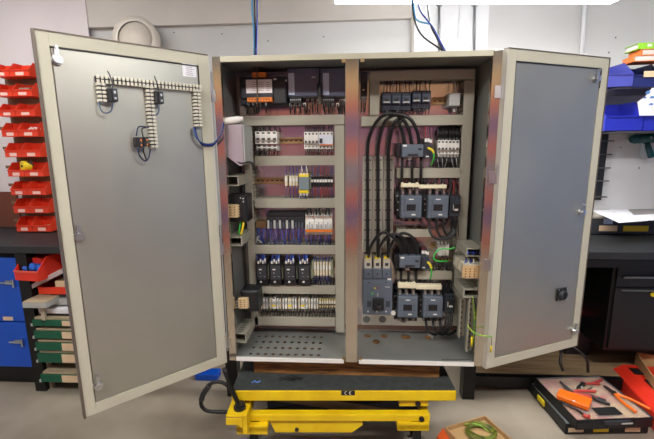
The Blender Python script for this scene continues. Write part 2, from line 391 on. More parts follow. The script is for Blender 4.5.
for k in range(6):
    zz = z+.018-k*.0075; l = random.uniform(.012, .02) if k else .014; b.box(u-l, u+l*.7, .0025, .0028, zz, zz+(.004 if k == 0 else .0015))
b.build('printed_lines', charcoal, dlab)
u, z = dpt(FR, 561, 294)
b = MB(FR); b.box(u-.031, u+.031, .0015, .012, z-.031, z+.031); cp = b.build('rotary_coupling', black, dr, bevel=.003)
b = MB(FR); b.cyl((u, .012, z), (u, .026, z), .023, 20, r1=.019); b.build('coupling_cup', charcoal, cp)
b = MB(FR); b.box(u-.005, u+.005, .026, .030, z-.016, z+.016); b.build('coupling_slot', hole_m, cp)
for sx in (-1, 1):
    for sz in (-1, 1):
        b = MB(FR); b.cyl((u+sx*.026, .011, z+sz*.026), (u+sx*.026, .014, z+sz*.026), .003, 8); b.build('screw', chrome, cp)
# hinges between body and doors
for fr, lst, hx in ((FL, ((213.5, 92), (221, 246), (226.5, 340)), -.606), (FR, ((497, 88), (490, 174), (485.5, 262)), .606)):
    for px, py in lst:
        z = onY(px, py, -.01).z; b = MB(); s = -1 if hx < 0 else 1
        b.cyl((hx, -.012, z-.04), (hx, -.012, z+.04), .006, 10); b.box(min(hx, hx-s*.03), max(hx, hx-s*.014), -.010, -.004, z-.04, z+.01)
        b.build('hinge', chrome, enc)
    z0 = ZB+.02
# thin upright edge rods (door stays) beside the posts
for hx in (-.606, .604):
    b = MB(); b.box(hx-.003, hx+.003, -.006, 0, ZB+.05, ZT-.06); b.build('seal_edge', lgrey, enc)

# ------------------------------------------------------------------ slotted ducts
DY = .228
def duct(x0, y0, x1, y1, label, horiz=True, Y=DY, m=duct_m, teeth=(1, 1), group='grey slotted wiring ducts on the mounting plate'):
    X0, X1, Z0, Z1 = rc(x0, y0, x1, y1, Y)
    t = thing('wiring_duct', label, 'cable duct', ((X0+X1)/2, PL, Z0), group)
    b = MB(); b.cham(X0, X1, Y, Y+.010, Z0, Z1, .0015); b.build('duct_cover', m, t)
    b = MB(); e = .0025; b.box(X0+e, X1-e, PL-.003, PL, Z0+e, Z1-e); p = .0195; w = .0115
    if horiz:
        n = int((X1-X0-2*e)/p)
        for i in range(n):
            x = X0+e+i*p
            if teeth[0]: b.box(x, x+w, Y+.010, PL-.003, Z0+e, Z0+e+.0018)
            if teeth[1]: b.box(x, x+w, Y+.010, PL-.003, Z1-e-.0018, Z1-e)
    else:
        n = int((Z1-Z0-2*e)/p)
        for i in range(n):
            z = Z0+e+i*p
            if teeth[0]: b.box(X0+e, X0+e+.0018, Y+.010, PL-.003, z, z+w)
            if teeth[1]: b.box(X1-e-.0018, X1-e, Y+.010, PL-.003, z, z+w)
    b.build('slotted_channel', duct_m, t)
    return t
duct(240, 115.3, 344.3, 125.2, 'grey duct crossing the left section below the transformer')
duct(254.6, 155.8, 334.6, 165.5, 'grey duct under the white breakers of the left section')
duct(254.6, 198.6, 334.8, 208, 'grey duct under the yellow-grey relay row')
duct(254.6, 245.2, 334.8, 254, 'grey duct under the blue-wired row of the left section')
duct(254.6, 285.6, 335, 294, 'grey duct under the four black contactors')
duct(254.6, 317.5, 335, 326, 'lowest grey duct of the left section, under the terminal strip')
duct(335, 125.4, 344.3, 332.5, 'upright grey duct just left of the centre post', False, teeth=(1, 0))
duct(247, 126, 254.2, 326, 'upright grey duct along the left wall of the left section', False, teeth=(0, 1))
duct(370, 70, 475, 80, 'top grey duct of the right section above the motor breakers', teeth=(1, 0))
duct(370, 80.4, 379.5, 114.8, 'short upright grey duct left of the motor breakers', False, teeth=(0, 1))
duct(361.5, 115.5, 463.4, 125.6, 'grey duct crossing the right section behind the cable arches')
duct(397, 168, 461.4, 178, 'grey duct between upper overload relay and contactor pair')
duct(397, 229.5, 431, 237, 'short grey duct above the lower overload relay')
duct(397, 271, 452, 279.5, 'grey duct above the lower contactor pair')
duct(464.6, 80.4, 475, 325, 'tall upright grey duct along the right wall of the right section', False, teeth=(1, 0)) if False else None
X0, X1, _, _ = rc(464.6, 80, 475, 90, DY); z1 = onY(470, 80.4, DY).z; z0 = onY(455, 326, DY).z
t = thing('wiring_duct', 'tall upright grey duct along the right wall of the right section', 'cable duct', ((X0+X1)/2, PL, z0), 'grey slotted wiring ducts on the mounting plate')
b = MB(); b.cham(X0, X1, DY, DY+.01, z0, z1, .0015); b.build('duct_cover', duct_m, t)
b = MB(); b.box(X0, X1, PL-.003, PL, z0, z1); z = z0
while z < z1-.01: b.box(X0+.002, X0+.0038, DY+.01, PL-.003, z, z+.0115); z += .0195
b.build('slotted_channel', duct_m, t)
# three ducts under the thick cables
for i, (a, c, w) in enumerate(((362.5, 372, 'left'), (372.6, 382.6, 'middle'), (383.2, 393.5, 'right'))):
    X0, X1, Z0, Z1 = rc(a, 156, c, 252, .262)
    t = thing('cable_tray', '%s of three pale upright trays behind thick black cables' % w, 'cable duct', ((X0+X1)/2, PL, Z0), 'upright trays behind the thick cables')
    b = MB(); b.box(X0, X1, .262, .268, Z0, Z1); b.box(X0, X0+.002, .268, PL, Z0, Z1); b.box(X1-.002, X1, .268, PL, Z0, Z1); b.build('tray_face', M('tray_pale', (170, 166, 152), .5, .1), t)
    xc = onY((367.6, 378, 388.4)[i], 200, .255).x
    for k in range(9):
        z = onY(378, 160+k*10, .26).z; b = MB(); b.box(xc-.016, xc+.016, .257, .262, z-.0025, z+.0025); b.build('cable_tie', black, t)

# ducts on the two side walls (running front to back)
def side_duct(xw, s, z0, z1, y0, y1, w, label, slots=True):
    "xw: wall x, s: +1 grows to +x (left wall)"
    xa, xb = sorted((xw, xw+s*w)); t = thing('side_wall_duct', label, 'cable duct', ((xa+xb)/2, (y0+y1)/2, z0), 'open ducts on the side walls')
    k = .004; b = MB()
    b.box(xa, xb, y0, y1, z0, z0+k); b.box(xa, xa+k, y0, y1, z0+k, z1-k); b.box(xb-k, xb, y0, y1, z0+k, z1-k); b.build('duct_channel', duct_m, t)
    b = MB(); b.box(xa, xb, y0, y1, z1-k, z1); c = b.build('duct_cover', duct_m, t)
    if slots:
        b = MB(); y = y0+.02
        while y < y1-.015: b.box(xa+.012, xb-.02, y, y+.006, z1, z1+.0006); y += .02
        b.build('slots', M('slot_dark', (60, 60, 54), .8), c)
    return t
def sd(px0, y0p, px1, y1p, Yf, Yb, s, label, slots):
    X0, X1, Z0, Z1 = rc(px0, y0p, px1, y1p, Yf)
    return side_duct(-.589 if s > 0 else .589, s, Z0, Z1, Yf, Yb, (X1+.589) if s > 0 else (.589-X0), label, slots)
sd(224, 176, 238.5, 186, .05, .222, 1, 'open grey duct end on the left wall below the silver box', False)
lowd = sd(226, 237, 242, 246, .05, .222, 1, 'open grey duct with yellow-green wires on the left wall', False)
sd(232, 333.5, 246, 343, .05, .222, 1, 'slotted grey duct at the bottom of the left wall', True)
sd(466.5, 248.5, 480, 256.5, .05, .222, -1, 'grey duct holding dark blue wires on the right wall', False)
sd(463.5, 289.5, 480, 298, .05, .222, -1, 'slotted grey duct below the terminal block on the right wall', True)
ORD = ('first second third fourth fifth sixth seventh eighth ninth tenth eleventh twelfth thirteenth fourteenth fifteenth sixteenth seventeenth eighteenth nineteenth twentieth twenty-first twenty-second twenty-third twenty-fourth twenty-fifth twenty-sixth twenty-seventh twenty-eighth').split()

# ------------------------------------------------------------------ devices on the mounting plate
def dev(name, label, cat, x0, y0, x1, y1, Y, group=None):
    X0, X1, Z0, Z1 = rc(x0, y0, x1, y1, Y)
    return thing(name, label, cat, ((X0+X1)/2, PL, Z0), group)
def part(t, name, x0, y0, x1, y1, Y, m, depth=None, c=.0015, Yb=PL):
    b = MB(); b.pbox(x0, y0, x1, y1, Y, (depth if depth is not None else Yb-Y), 0, c); return b.build(name, m, t)
def dots(t, name, pts, Y, m, w=.0025, h=.0025, d=.001):
    b = MB()
    for x, y in pts:
        p = onY(x, y, Y); b.box(p.x-w, p.x+w, Y-d, Y, p.z-h, p.z+h)
    return b.build(name, m, t)
def wires(t, xs, ya, yb, m, r=.0022, Y=.238, jit=1.2, ferr=None, ferr_y=None, bow=0, seg=5):
    for i, x in enumerate(xs):
        j = random.uniform(-jit, jit); mm = m[i % len(m)] if isinstance(m, (list, tuple)) else m
        ym = (ya+yb)/2
        wire(t, [(x, ya, Y), (x+j*.3+bow, ym, Y-.008), (x+j, yb, Y+.012)], r, mm, seg=seg)
        if ferr is not None:
            e = ferr_y if ferr_y is not None else ya; s = 1 if yb > ya else -1
            b = MB(); b.cyl(onY(x, e, Y), onY(x+j*.15, e+s*3, Y), r*1.5, 6); b.build('wire_ferrule', ferr, t)
def lins(a, b, n): return [a+(b-a)*i/(n-1) if n > 1 else (a+b)/2 for i in range(n)]
def rail(x0, y0, x1, y1, label, Y=.285):
    t = dev('mounting_rail', label, 'rail', x0, y0, x1, y1, Y, 'bare stretches of mounting rail')
    X0, X1, Z0, Z1 = rc(x0, y0, x1, y1, Y); h = (Z1-Z0)
    b = MB(); b.box(X0, X1, PL-.004, PL, Z0+h*.2, Z1-h*.2); b.box(X0, X1, Y, PL-.004, Z0+h*.2, Z0+h*.26); b.box(X0, X1, Y, PL-.004, Z1-h*.26, Z1-h*.2)
    b.box(X0, X1, Y-.001, Y, Z0, Z0+h*.24); b.box(X0, X1, Y-.001, Y, Z1-h*.24, Z1); b.build('rail_profile', rail_m, t)
    b = MB(); x = X0+.01
    while x < X1-.01: b.box(x, x+.012, PL-.0045, PL-.004, (Z0+Z1)/2-.0025, (Z0+Z1)/2+.0025); x += .025
    b.build('rail_slots', hole_m, t); return t
rail(278, 137.5, 303, 144, 'bare mounting rail between the two white breaker groups')
rail(254.5, 177.5, 284, 184, 'bare brassy mounting rail left of the yellow-grey relay')
rail(432, 97, 449, 104.5, 'orange-tinted bare rail between motor breakers and grey box')
rail(431, 243, 437, 248, 'short bare rail left of the green-looped terminals')
rail(331.5, 262, 335, 268, 'stub of rail right of the terminal pack beside contactors')

# transformer
t = dev('control_transformer', 'dark navy transformer with white label and orange terminals at top left', 'transformer', 240, 73, 286, 106, .16)
part(t, 'iron_core', 240, 77, 286.5, 105, .18, navy, c=.004)
part(t, 'front_plate', 241, 78.5, 273, 98, .165, navy, .015, c=.002)
part(t, 'coil_block', 273, 80, 286, 103.5, .168, black, .012, c=.004)
l = part(t, 'type_label', 246, 79.5, 272, 93, .163, M('label_grey', (232, 224, 222), .6), .002, c=0)
b = MB()
for k in range(5):
    for a, e in ((252, 256), (258, 264), (266, 270)):
        p = onY(a, 82.5+k*2, .1625); q = onY(e, 82.5+k*2, .1625); b.box(p.x, q.x, .1622, .163, p.z-.0007, p.z+.0007)
b.build('printed_lines', charcoal, l)
part(t, 'top_terminal', 252, 72, 265.5, 77.3, .17, orange, .05)
bt = part(t, 'bottom_terminal', 247, 97.3, 272, 101.8, .155, orange, .05)
dots(bt, 'terminal_screws', [(x, 99.3) for x in lins(249.5, 269.5, 8)], .155, M('screw_dark', (120, 70, 20), .5), .003, .003)
dots(t, 'white_tag', [(275, 79.2)], .166, white, .007, .004)
dots(t, 'white_tag', [(286, 80.5)], .166, white, .003, .004)
wires(t, (255, 257, 260, 262), 72, 64, black2, Y=.19, r=.002)
wires(t, (249, 253.5, 257, 260, 266), 101.5, 113, black2, Y=.17, r=.0035, ferr=white, jit=3)
part(t, 'mounting_foot', 244.5, 101, 256, 113, .27, M('foot_sheet', (150, 144, 128), .4, .5))
wire(t, [(257, 69, .16), (257, 84, .155), (257.5, 98, .15), (257, 107, .16)], .0035, M('brown_cable', (96, 78, 60), .5))

# two power supplies between transformer and centre post
for (x0, x1, lab, ex) in ((287.6, 319.5, 'dark power supply unit right of the transformer, pale strip at left', (288.3, 294.3)), (320.5, 345, 'dark power supply unit beside the centre post, pale strip at left', (323, 329))):
    t = dev('power_supply', lab, 'power supply', x0, 66, x1, 97, .2, 'pair of power supplies')
    part(t, 'housing', x0, 68, x1, 96, .20, M('slate_housing', (92, 96, 116), .45, .1), c=.002)
    part(t, 'cooling_strip', ex[0], 73, ex[1], 95, .196, M('pale_strip', (186, 200, 222), .4, .1), .004, c=0)
    part(t, 'lower_ledge', x0, 96.2, x1, 97.4, .192, black, .1, c=0)
    n = part(t, 'terminal_row', x0+2, 98, x0+14, 103, .195, black, .1)
    dots(n, 'screws', [(x, 99.8) for x in lins(x0+3.3, x0+12.7, 6)], .195, lgrey, .0022, .0022)
    wires(t, lins(x0+3, x0+17, 4), 103, 113.5, black2, Y=.215, r=.0042, ferr=white, jit=2)
    wires(t, lins(x0+20, min(x1-1, x0+30), 3), 99, 113.5, black2, Y=.235, r=.004, ferr=white, jit=2)
dots(t, 'small_label', [(313.5, 77.2)], .2, lgrey, .009, .0035)
t = dev('plug_connector', 'thin black plug with cable standing between the power supplies', 'plug', 317, 76, 322, 97, .18)
b = MB(); p = onY(319.5, 97, .175); q = onY(319.5, 84, .175); b.cyl(p, q, .011, 12); b.cyl(q, onY(319.5, 81.5, .175), .008, 12, r1=.004); b.build('plug_body', black, t)
wire(t, [(319.5, 82, .175), (319.7, 78, .175), (319.4, 72, .19)], .003, black2, 'plug_cable')
b = MB(); b.cyl(onY(319.8, 97, .178), onY(320, 104, .19), .009, 10); b.build('plug_sleeve', M('sleeve_grey', (96, 90, 80), .6), t)

# small relays seen through the gap right of the centre post
t = dev('gap_relay', 'small black device half hidden behind the centre post, upper right section', 'relay', 361.5, 72, 367.5, 98, .22)
part(t, 'relay_body', 361, 72, 367.5, 96, .23, charcoal); part(t, 'relay_front', 361.2, 82, 366.5, 94, .222, black, .01)
dots(t, 'white_tag', [(363.5, 90)], .222, white, .004, .003)
wires(t, (362, 364, 366), 97, 112, black2, ferr=lgrey)

# motor breakers
def motor_breaker(x0, y0, x1, y1, n, label):
    t = dev('motor_breaker', label, 'circuit breaker', x0, y0, x1, y1, .19, 'row of motor breakers')
    h = y1-y0; w = (x1-x0)
    part(t, 'breaker_body', x0, y0, x1, y1, .215, M('breaker_navy', (44, 50, 64), .5), c=.002)
    part(t, 'breaker_front', x0+.5, y0+h*.22, x1-.5, y1-h*.3, .203, M('breaker_face', (60, 66, 82), .5), .012, c=.002)
    part(t, 'rotary_knob', x0+w*.28, y0+h*.33, x0+w*.72, y0+h*.62, .193, black, .01, c=.002)
    dots(t, 'rating_label', [((x0+x1)/2, y0+h*.56)], .192, lgrey, w*.0016, .003)
    dots(t, 'terminal_screws', [(x, y1-h*.13) for x in lins(x0+1.6, x1-1.6, 3)], .215, hole_m, .0035, .004)
    wires(t, lins(x0+1.5, x1-1.5, 3), y0+.5, 81, [lgrey, black2, black2], Y=.225, jit=1.8, r=.0021)
    wires(t, lins(x0+1.8, x1-1.8, 3), y1-.5, 115, [black2, charcoal], Y=.225, jit=1.2, r=.0021, ferr=lgrey)
    return t
for i, (a, c) in enumerate(((382, 391.5), (391.8, 401.3), (401.6, 411))):
    motor_breaker(a, 92, c, 110, 1, ('leftmost', 'second', 'third')[i]+' of the dark motor breakers in the top right row')
for i, (a, c) in enumerate(((412.3, 421.2), (421.6, 430.8))):
    motor_breaker(a, 90.5, c, 108.5, 1, ('fourth dark motor breaker, just right of the wider three', 'last dark motor breaker at the right end beside the bare rail')[i])
t = dev('junction_box', 'small grey junction box with a cable gland below it', 'box', 449, 93, 460, 111, .22)
part(t, 'box_body', 449.3, 93, 460.3, 106, .222, lgrey, c=.003); b = MB(); b.cyl(onY(454.5, 106, .255), onY(454.5, 109, .255), .012, 10); b.cyl(onY(454.5, 109, .255), onY(454.5, 112, .255), .008, 10); b.build('cable_gland', lgrey, t)
dots(t, 'box_screw', [(450.5, 94.6), (459, 94.6)], .222, charcoal, .0015, .0015)
wires(t, (453, 456), 93, 82, lgrey, r=.002)

# white miniature breakers
def breaker(x0, y0, x1, y1, n, label, cat='circuit breaker', Y=.215, wm=black2, up=None, dn=None, special=None, group=None, ferr=None):
    t = dev('miniature_breaker', label, cat, x0, y0, x1, y1, Y, group)
    h = y1-y0; xs = lins(x0, x1, n+1)
    b = MB()
    for a, c in zip(xs, xs[1:]):
        b.pbox(a+.06, y0, c-.06, y1, Y+.012, PL-Y-.012, 0, .001); b.pbox(a+.06, y0+h*.24, c-.06, y1-h*.3, Y, .012, 0, .0012)
    b.build('breaker_body', white, t)
    w = (x1-x0)/n
    dots(t, 'top_screws', [(a+w/2, y0+h*.12) for a in xs[:-1]], Y+.012, hole_m, w*.0012, .0035)
    for a in xs[:-1]:
        part(t, 'toggle_lever', a+w*.25, y0+h*.52, a+w*.75, y0+h*.66, Y-.006, charcoal, .008, c=.001)
    dots(t, 'bottom_screws', [(a+w/2, y1-h*.14) for a in xs[:-1]], Y+.012, M('screw_grey', (90, 90, 86), .5), w*.0011, .003)
    if up: wires(t, [a+w/2 for a in xs[:-1]], y0+.5, up, wm, Y=Y+.02, r=.0028, ferr=ferr)
    if up: wires(t, [a+w*.85 for a in xs[:-1]], y0+.5, up, black2, Y=Y+.028, r=.002)
    if dn: wires(t, [a+w/2 for a in xs[:-1]], y1-.5, dn, wm, Y=Y+.02, r=.0028, ferr=ferr)
    if dn: wires(t, [a+w*.9 for a in xs[:-1]], y1-.5, dn, black2, Y=Y+.028, r=.002)
    return t
t = breaker(255, 131.5, 277, 144, 4, 'white four-pole breaker left in the second row of left section', up=126, ferr=lgrey)
t = breaker(256.5, 145.6, 277.5, 150.5, 4, 'low white terminal bar right below the left white four-pole breaker', cat='terminal bar', dn=156, Y=.235)
t = breaker(304, 131.8, 318.5, 149, 4, 'white four-pole breaker half of the right pair, second row', up=126, dn=156, ferr=lgrey)
t = dev('residual_current_device', 'wide white safety switch right of the four-pole breaker, near centre duct', 'safety switch', 318.8, 131.8, 333, 149, .213)
part(t, 'switch_body', 318.8, 131.8, 333, 149, .228, white); part(t, 'switch_front', 319, 135, 332.8, 145, .213, M('pale_front', (214, 220, 228), .4), .015)
part(t, 'orange_line', 319.2, 144.2, 332.8, 145.2, .2125, orange, .002, c=0); part(t, 'toggle_lever', 319.6, 138.5, 322, 143, .205, charcoal, .01)
dots(t, 'top_screws', [(x, 133.6) for x in lins(320.5, 331.5, 4)], .228, hole_m, .0035, .0035); dots(t, 'bottom_screws', [(x, 147.2) for x in lins(320.5, 331.5, 4)], .228, hole_m, .0035, .0035)
wires(t, lins(320.5, 331.5, 4), 132, 126, black2, Y=.238, ferr=lgrey, r=.0028); wires(t, lins(320.5, 331.5, 4), 149, 156, black2, Y=.238, ferr=lgrey, r=.0028)
breaker(437.5, 140.3, 459.3, 154.5, 6, 'white six-pole breaker at the right of the second row, right section', up=126, dn=None, ferr=lgrey, Y=.218)
t = breaker(438, 154.8, 458.5, 157.6, 6, 'narrow grey terminal bar under the white six-pole breaker', cat='terminal bar', dn=168, Y=.24)

# row three: terminals, yellow-grey relay, black terminals
def terminal(x0, y0, x1, y1, label, group, m=cream, mid=None, Y=.235, top=None, tc=white, up=None, dn=None, wm=black2):
    t = dev('terminal_block', label, 'terminal block', x0, y0, x1, y1, Y, group)
    h = y1-y0
    part(t, 'terminal_body', x0+.28, y0+h*.25, x1-.28, y1-h*.18, Y, m, c=.0008)
    part(t, 'marker_tag', x0+.2, y0+h*.40, x1-.2, y0+h*.56, Y-.003, tc, .004, c=0)
    if mid: part(t, 'jumper_strip', x0+.1, y0+h*.6, x1-.1, y0+h*.68, Y-.002, mid, .004, c=0)
    wires(t, [(x0+x1)/2], y0+h*.28, up if up else y0-1, wm, Y=Y+.012, r=.002, jit=.5, ferr=lgrey)
    wires(t, [(x0+x1)/2], y1-h*.22, dn if dn else y1+4, wm, Y=Y+.012, r=.002, jit=.5, ferr=lgrey)
    return t
for k, (a, c) in enumerate(((284.5, 287.6), (289, 292), (292.1, 295), (295.1, 298.3))):
    terminal(a, 171.5, c, 189, ('single cream terminal standing at the end of the bare rail', 'first of three cream terminals left of the yellow-grey relay', 'middle of three cream terminals left of the yellow-grey relay', 'cream terminal touching the yellow-grey relay')[k], 'cream terminals by the relay', up=166, dn=198, wm=blue_w)
t = dev('safety_relay', 'grey safety relay with bright yellow ends in the third row', 'relay', 298.6, 170, 309, 198, .205)
part(t, 'relay_body', 298.8, 177, 308.8, 190, .205, M('relay_grey', (112, 126, 130), .5), c=.002); part(t, 'relay_base', 298.8, 174, 308.8, 194.5, .225, lgrey)
part(t, 'yellow_end', 298.9, 173.6, 308.6, 177.4, .212, yellow_p, .03); part(t, 'yellow_end', 298.9, 189.6, 308.6, 193.2, .212, yellow_p, .03)
dots(t, 'white_marks', [(300.8, 173.8), (304, 173.8), (307, 173.8), (300.8, 194.5), (304, 194.5), (307, 194.5)], .212, white, .004, .005)
wires(t, (300, 302, 304.5, 307), 172, 166, [blue_w, white], Y=.225, ferr=white); wires(t, (300, 302, 304.5, 307), 195, 199, [blue_w, black2], Y=.225, ferr=white)
for k, x in enumerate(lins(311, 330.4, 8)):
    terminal(x, 172.5, x+2.6, 190, '%s black terminal with a white tag right of the yellow-grey relay, counted from the left' % ORD[k], 'black terminals with white tags', m=black, up=166, dn=198, wm=(blue_w, red_w, blue_w, red_w, pink_wire, red_w, pink_wire, blue_w)[k])
t = dev('end_bracket', 'small green-grey end stop right of the black terminals', 'end stop', 309.3, 175, 311, 189, .23); part(t, 'bracket', 309.3, 176, 310.9, 189, .232, M('sage', (150, 160, 130), .6)); part(t, 'bracket_screw', 309.7, 181, 310.6, 183, .230, chrome, .003)

# row four: input module, breakers with orange stripe
t = dev('input_module', 'long black slotted module with blue wires plugged underneath', 'control module', 266, 212.5, 304, 229, .215)
part(t, 'module_body', 266.3, 213, 304, 228.5, .222, charcoal, c=.002); part(t, 'module_ridge', 266.3, 213, 304, 216.2, .214, black, .01)
b = MB()
for x in lins(267.5, 302.5, 22): b.pbox(x-.28, 217.6, x+.28, 224.5, .221, .002)
b.build('plug_slots', hole_m, t)
for x in lins(268, 302, 12): part(t, 'plug', x-.9, 222.5, x+.7, 228.3, .215, M('plug_grey', (74, 84, 96), .5), .01, c=.001)
for x in (268.3, 274.5, 280, 287, 292.5): part(t, 'label_clip', x-1, 220.5, x+1, 228.5, .213, lgrey, .003, c=0); 
wires(t, lins(257, 304, 34), 228, 244.5, [blue_w, M('mid_blue_wire', (52, 96, 176), .45), blue_w, M('navy_wire', (18, 28, 70), .45)], Y=.228, jit=4, r=.0019)
part(t, 'bus_foot', 256, 221, 266, 228, .25, rail_m)
b = MB(); b.tube([onY(*p) for p in ((256, 242, .22), (259, 236, .21), (257, 238.5, .205), (262, 243, .22))], .003, 6); b.build('cable_clip', lgrey, t)
for k, (a, c, lb) in enumerate(((305.2, 314.3, 'left'), (314.4, 323.4, 'middle'), (323.5, 332.3, 'right'))):
    t = dev('striped_breaker', lb+' of three white breakers with an orange stripe', 'circuit breaker', a, 213.5, c, 234, .21, 'breakers with an orange stripe')
    part(t, 'breaker_body', a+.1, 214, c-.1, 234.5, .228, white); part(t, 'breaker_front', a+.1, 222, c-.1, 229.6, .212, M('front_white', (226, 226, 220), .4), .016)
    part(t, 'orange_stripe', a+.05, 229.8, c-.05, 232, .21, orange, .018, c=0)
    dots(t, 'orange_dot', [(a+1.5, 216.5), (c-1.6, 216.5)], .228, orange, .0035, .0035)
    for x in (a+2.2, c-2.2): part(t, 'toggle_lever', x-.9, 224.5, x+.9, 228.8, .207, lgrey, .006)
    part(t, 'dark_gap', (a+c)/2-.3, 222, (a+c)/2+.3, 229.4, .2115, charcoal, .001, c=0)
    wires(t, (a+2, c-3), 216, 208.5, black2, Y=.215, r=.0055, jit=1.5, ferr=white); wires(t, (a+1.5, a+4, c-3.5, c-1.5), 234, 244.6, [blue_w, M('navy_wire', (0, 0, 0))], Y=.238, r=.0026)

# row five: four black contactors and a cream terminal pack
for k, (a, c) in enumerate(((255.8, 267.2), (269.4, 281.4), (283.8, 295.8), (298, 310.4))):
    t = dev('small_contactor', ('first', 'second', 'third', 'fourth')[k]+' of four black contactors from the left, fifth row of left section', 'contactor', a, 256, c, 285, .19, 'row of four black contactors')
    part(t, 'contactor_body', a, 262, c, 285, .21, black, c=.003); part(t, 'contactor_front', a+1, 266, c-1, 280, .196, charcoal, .014, c=.002)
    dots(t, 'white_label', [(a+4.5, 269.5)], .196, white, .007, .003); dots(t, 'ref_mark', [((a+c)/2-.6, 281.8)], .21, white, .005, .005)
    dots(t, 'latch_line', [((a+c)/2-1, 276.6), (c-2.5, 276.6)], .196, lgrey, .005, .0007)
    part(t, 'side_clip', c+.1, 265, c+1.7, 279, .225, M('sage', (0, 0, 0)), c=.001); dots(t, 'clip_screw', [(c+.9, 268), (c+.9, 276)], .225, charcoal, .0015, .0015)
    dots(t, 'white_ferrules', [(a+2.6, 262.5), (a+4.9, 260.5), (a+7, 262.3), (a+9.4, 259.8)], .192, white, .0035, .0075)
    dots(t, 'grey_button', [(a+4.5, 273)], .196, lgrey, .003, .002)
    part(t, 'terminal_ledge', a+.3, 262.5, c-.3, 265.5, .202, black, .01, c=.001)
    wires(t, (a+2, a+4.5, a+7, a+9.5), 263, 255, [blue_w, M('navy_wire', (0, 0, 0)), blue_w, M('mid_blue_wire', (0, 0, 0))], Y=.205, ferr=white, r=.003, jit=1.8)
    wires(t, (a+6, a+8.5), 262, 255, blue_w, Y=.23, r=.004, jit=2)
for k, x in enumerate(lins(313.4, 328.4, 6)):
    terminal(x, 256, x+2.7, 280, '%s cream terminal in the pack right of the four black contactors, counted from the left' % ORD[k], 'cream terminals right of the black contactors', up=255, dn=285, wm=blue_w)
t = dev('end_bracket', 'round pale green end stop left of the cream terminal pack', 'end stop', 311.8, 261, 313.4, 278, .22); part(t, 'bracket', 311.9, 262, 313.3, 277, .222, M('sage', (0, 0, 0))); part(t, 'bracket_screw', 312.2, 268, 313, 270, .22, chrome, .003)
t = dev('end_bracket', 'round pale green end stop right of the cream terminal pack', 'end stop', 331.2, 261, 332.8, 278, .22); part(t, 'bracket', 331.3, 262, 332.7, 277, .222, M('sage', (0, 0, 0))); part(t, 'bracket_screw', 331.6, 268, 332.4, 270, .22, chrome, .003)

# row six: the terminal strip
x = 260.5; k = 0
while x < 334:
    wide = k in (4, 9, 13); w = 4.6 if wide else random.choice((2.3, 2.6, 3.0))
    if x < 317:
        terminal(x, 294.5, x+w-.4, 312, '%s white terminal from the left in the lowest strip of the left section' % ORD[k], 'white terminals of the lowest strip', m=white if k % 3 else cream, mid=yellow_p if wide else None, up=294, dn=317, tc=lgrey)
    else:
        terminal(x, 295.5, x+w-.4, 310, 'yellowish terminal, %s from the left in the whole lowest strip' % ORD[k], 'yellowish terminals of the lowest strip', m=M('yellowish_plastic', (206, 190, 130), .5), mid=charcoal, up=294, dn=317)
    x += w+(.9 if k in (2, 6, 11) else 0); k += 1

# right section: overload relays
def overload(x0, y0, x1, y1, sx, label, redw=False):
    t = dev('overload_relay', label, 'overload relay', x0-3, y0, sx, y1, .16, 'blue-grey overload relays')
    part(t, 'relay_frame', x0-5, y0-1, x0, y1+.5, .19, black); part(t, 'relay_body', x0, y0, x1, y1, .165, grey_dev, c=.003)
    part(t, 'side_module', x1+.2, y0+.5, sx, y1+1.5, .185, grey_dev2, c=.002); part(t, 'module_window', x1+1.5, y0+3, x1+4.5, y0+9, .182, charcoal, .004)
    dots(t, 'white_label', [(x0+2.8, y0+1.6)], .165, white, .009, .004); dots(t, 'type_strip', [((x0+x1)/2, y1-2)], .165, black, .024, .005)
    dots(t, 'dial', [(x1-3.5, y0+5)], .165, black, .009, .005)
    dots(t, 'side_label', [((x1+sx)/2-1, y1-.5)], .184, white, .007, .003)
    part(t, 'lower_lug', x0+6, y1, x0+10, y1+2.6, .19, white, .05)
    part(t, 'side_lugs', x1+1, y0-6, sx-1, y0+.3, .21, charcoal)
    dots(t, 'lug_marks', [(x1+2.3, y0-4), (x1+5, y0-4), (x1+7.2, y0-3)], .21, white, .0055, .008)
    wires(t, (x1+2, x1+4.5, x1+6.5), y0-5, y0-18 if not redw else y0-10, [red_w, pink_wire, black2], Y=.225, r=.0022, jit=2)
    return t
t = overload(402, 144.2, 423.6, 157, 433, 'upper blue-grey overload relay under the large cable arches')
def yg(t, pts, r=.0035, m=None, name='earth_wire'): return wire(t, pts, r, m or gy_m, name, seg=7)
yg(t, [(428, 148, .18), (432, 150, .165), (434, 153, .165)], .005, yellow_p); yg(t, [(434, 153, .165), (433.6, 159, .17), (431, 165, .2)], .0038, green_p)
wires(t, (402, 412, 421), 157.5, 183, black2, Y=.215, r=.0075, jit=.4)
t = overload(399.6, 256.2, 420.5, 268, 429, 'lower blue-grey overload relay under the small cable arches', True)
yg(t, [(427.5, 262, .17), (430, 264.5, .16), (431.5, 268, .165)], .0055, yellow_p); yg(t, [(431.5, 268, .165), (431.5, 274, .17), (430, 279, .2)], .004, green_p)
wires(t, (401, 408.5, 416), 269, 285, black2, Y=.22, r=.0075, jit=.4)
part(t, 'cable_shroud', 399, 243, 419, 256, .20, black)

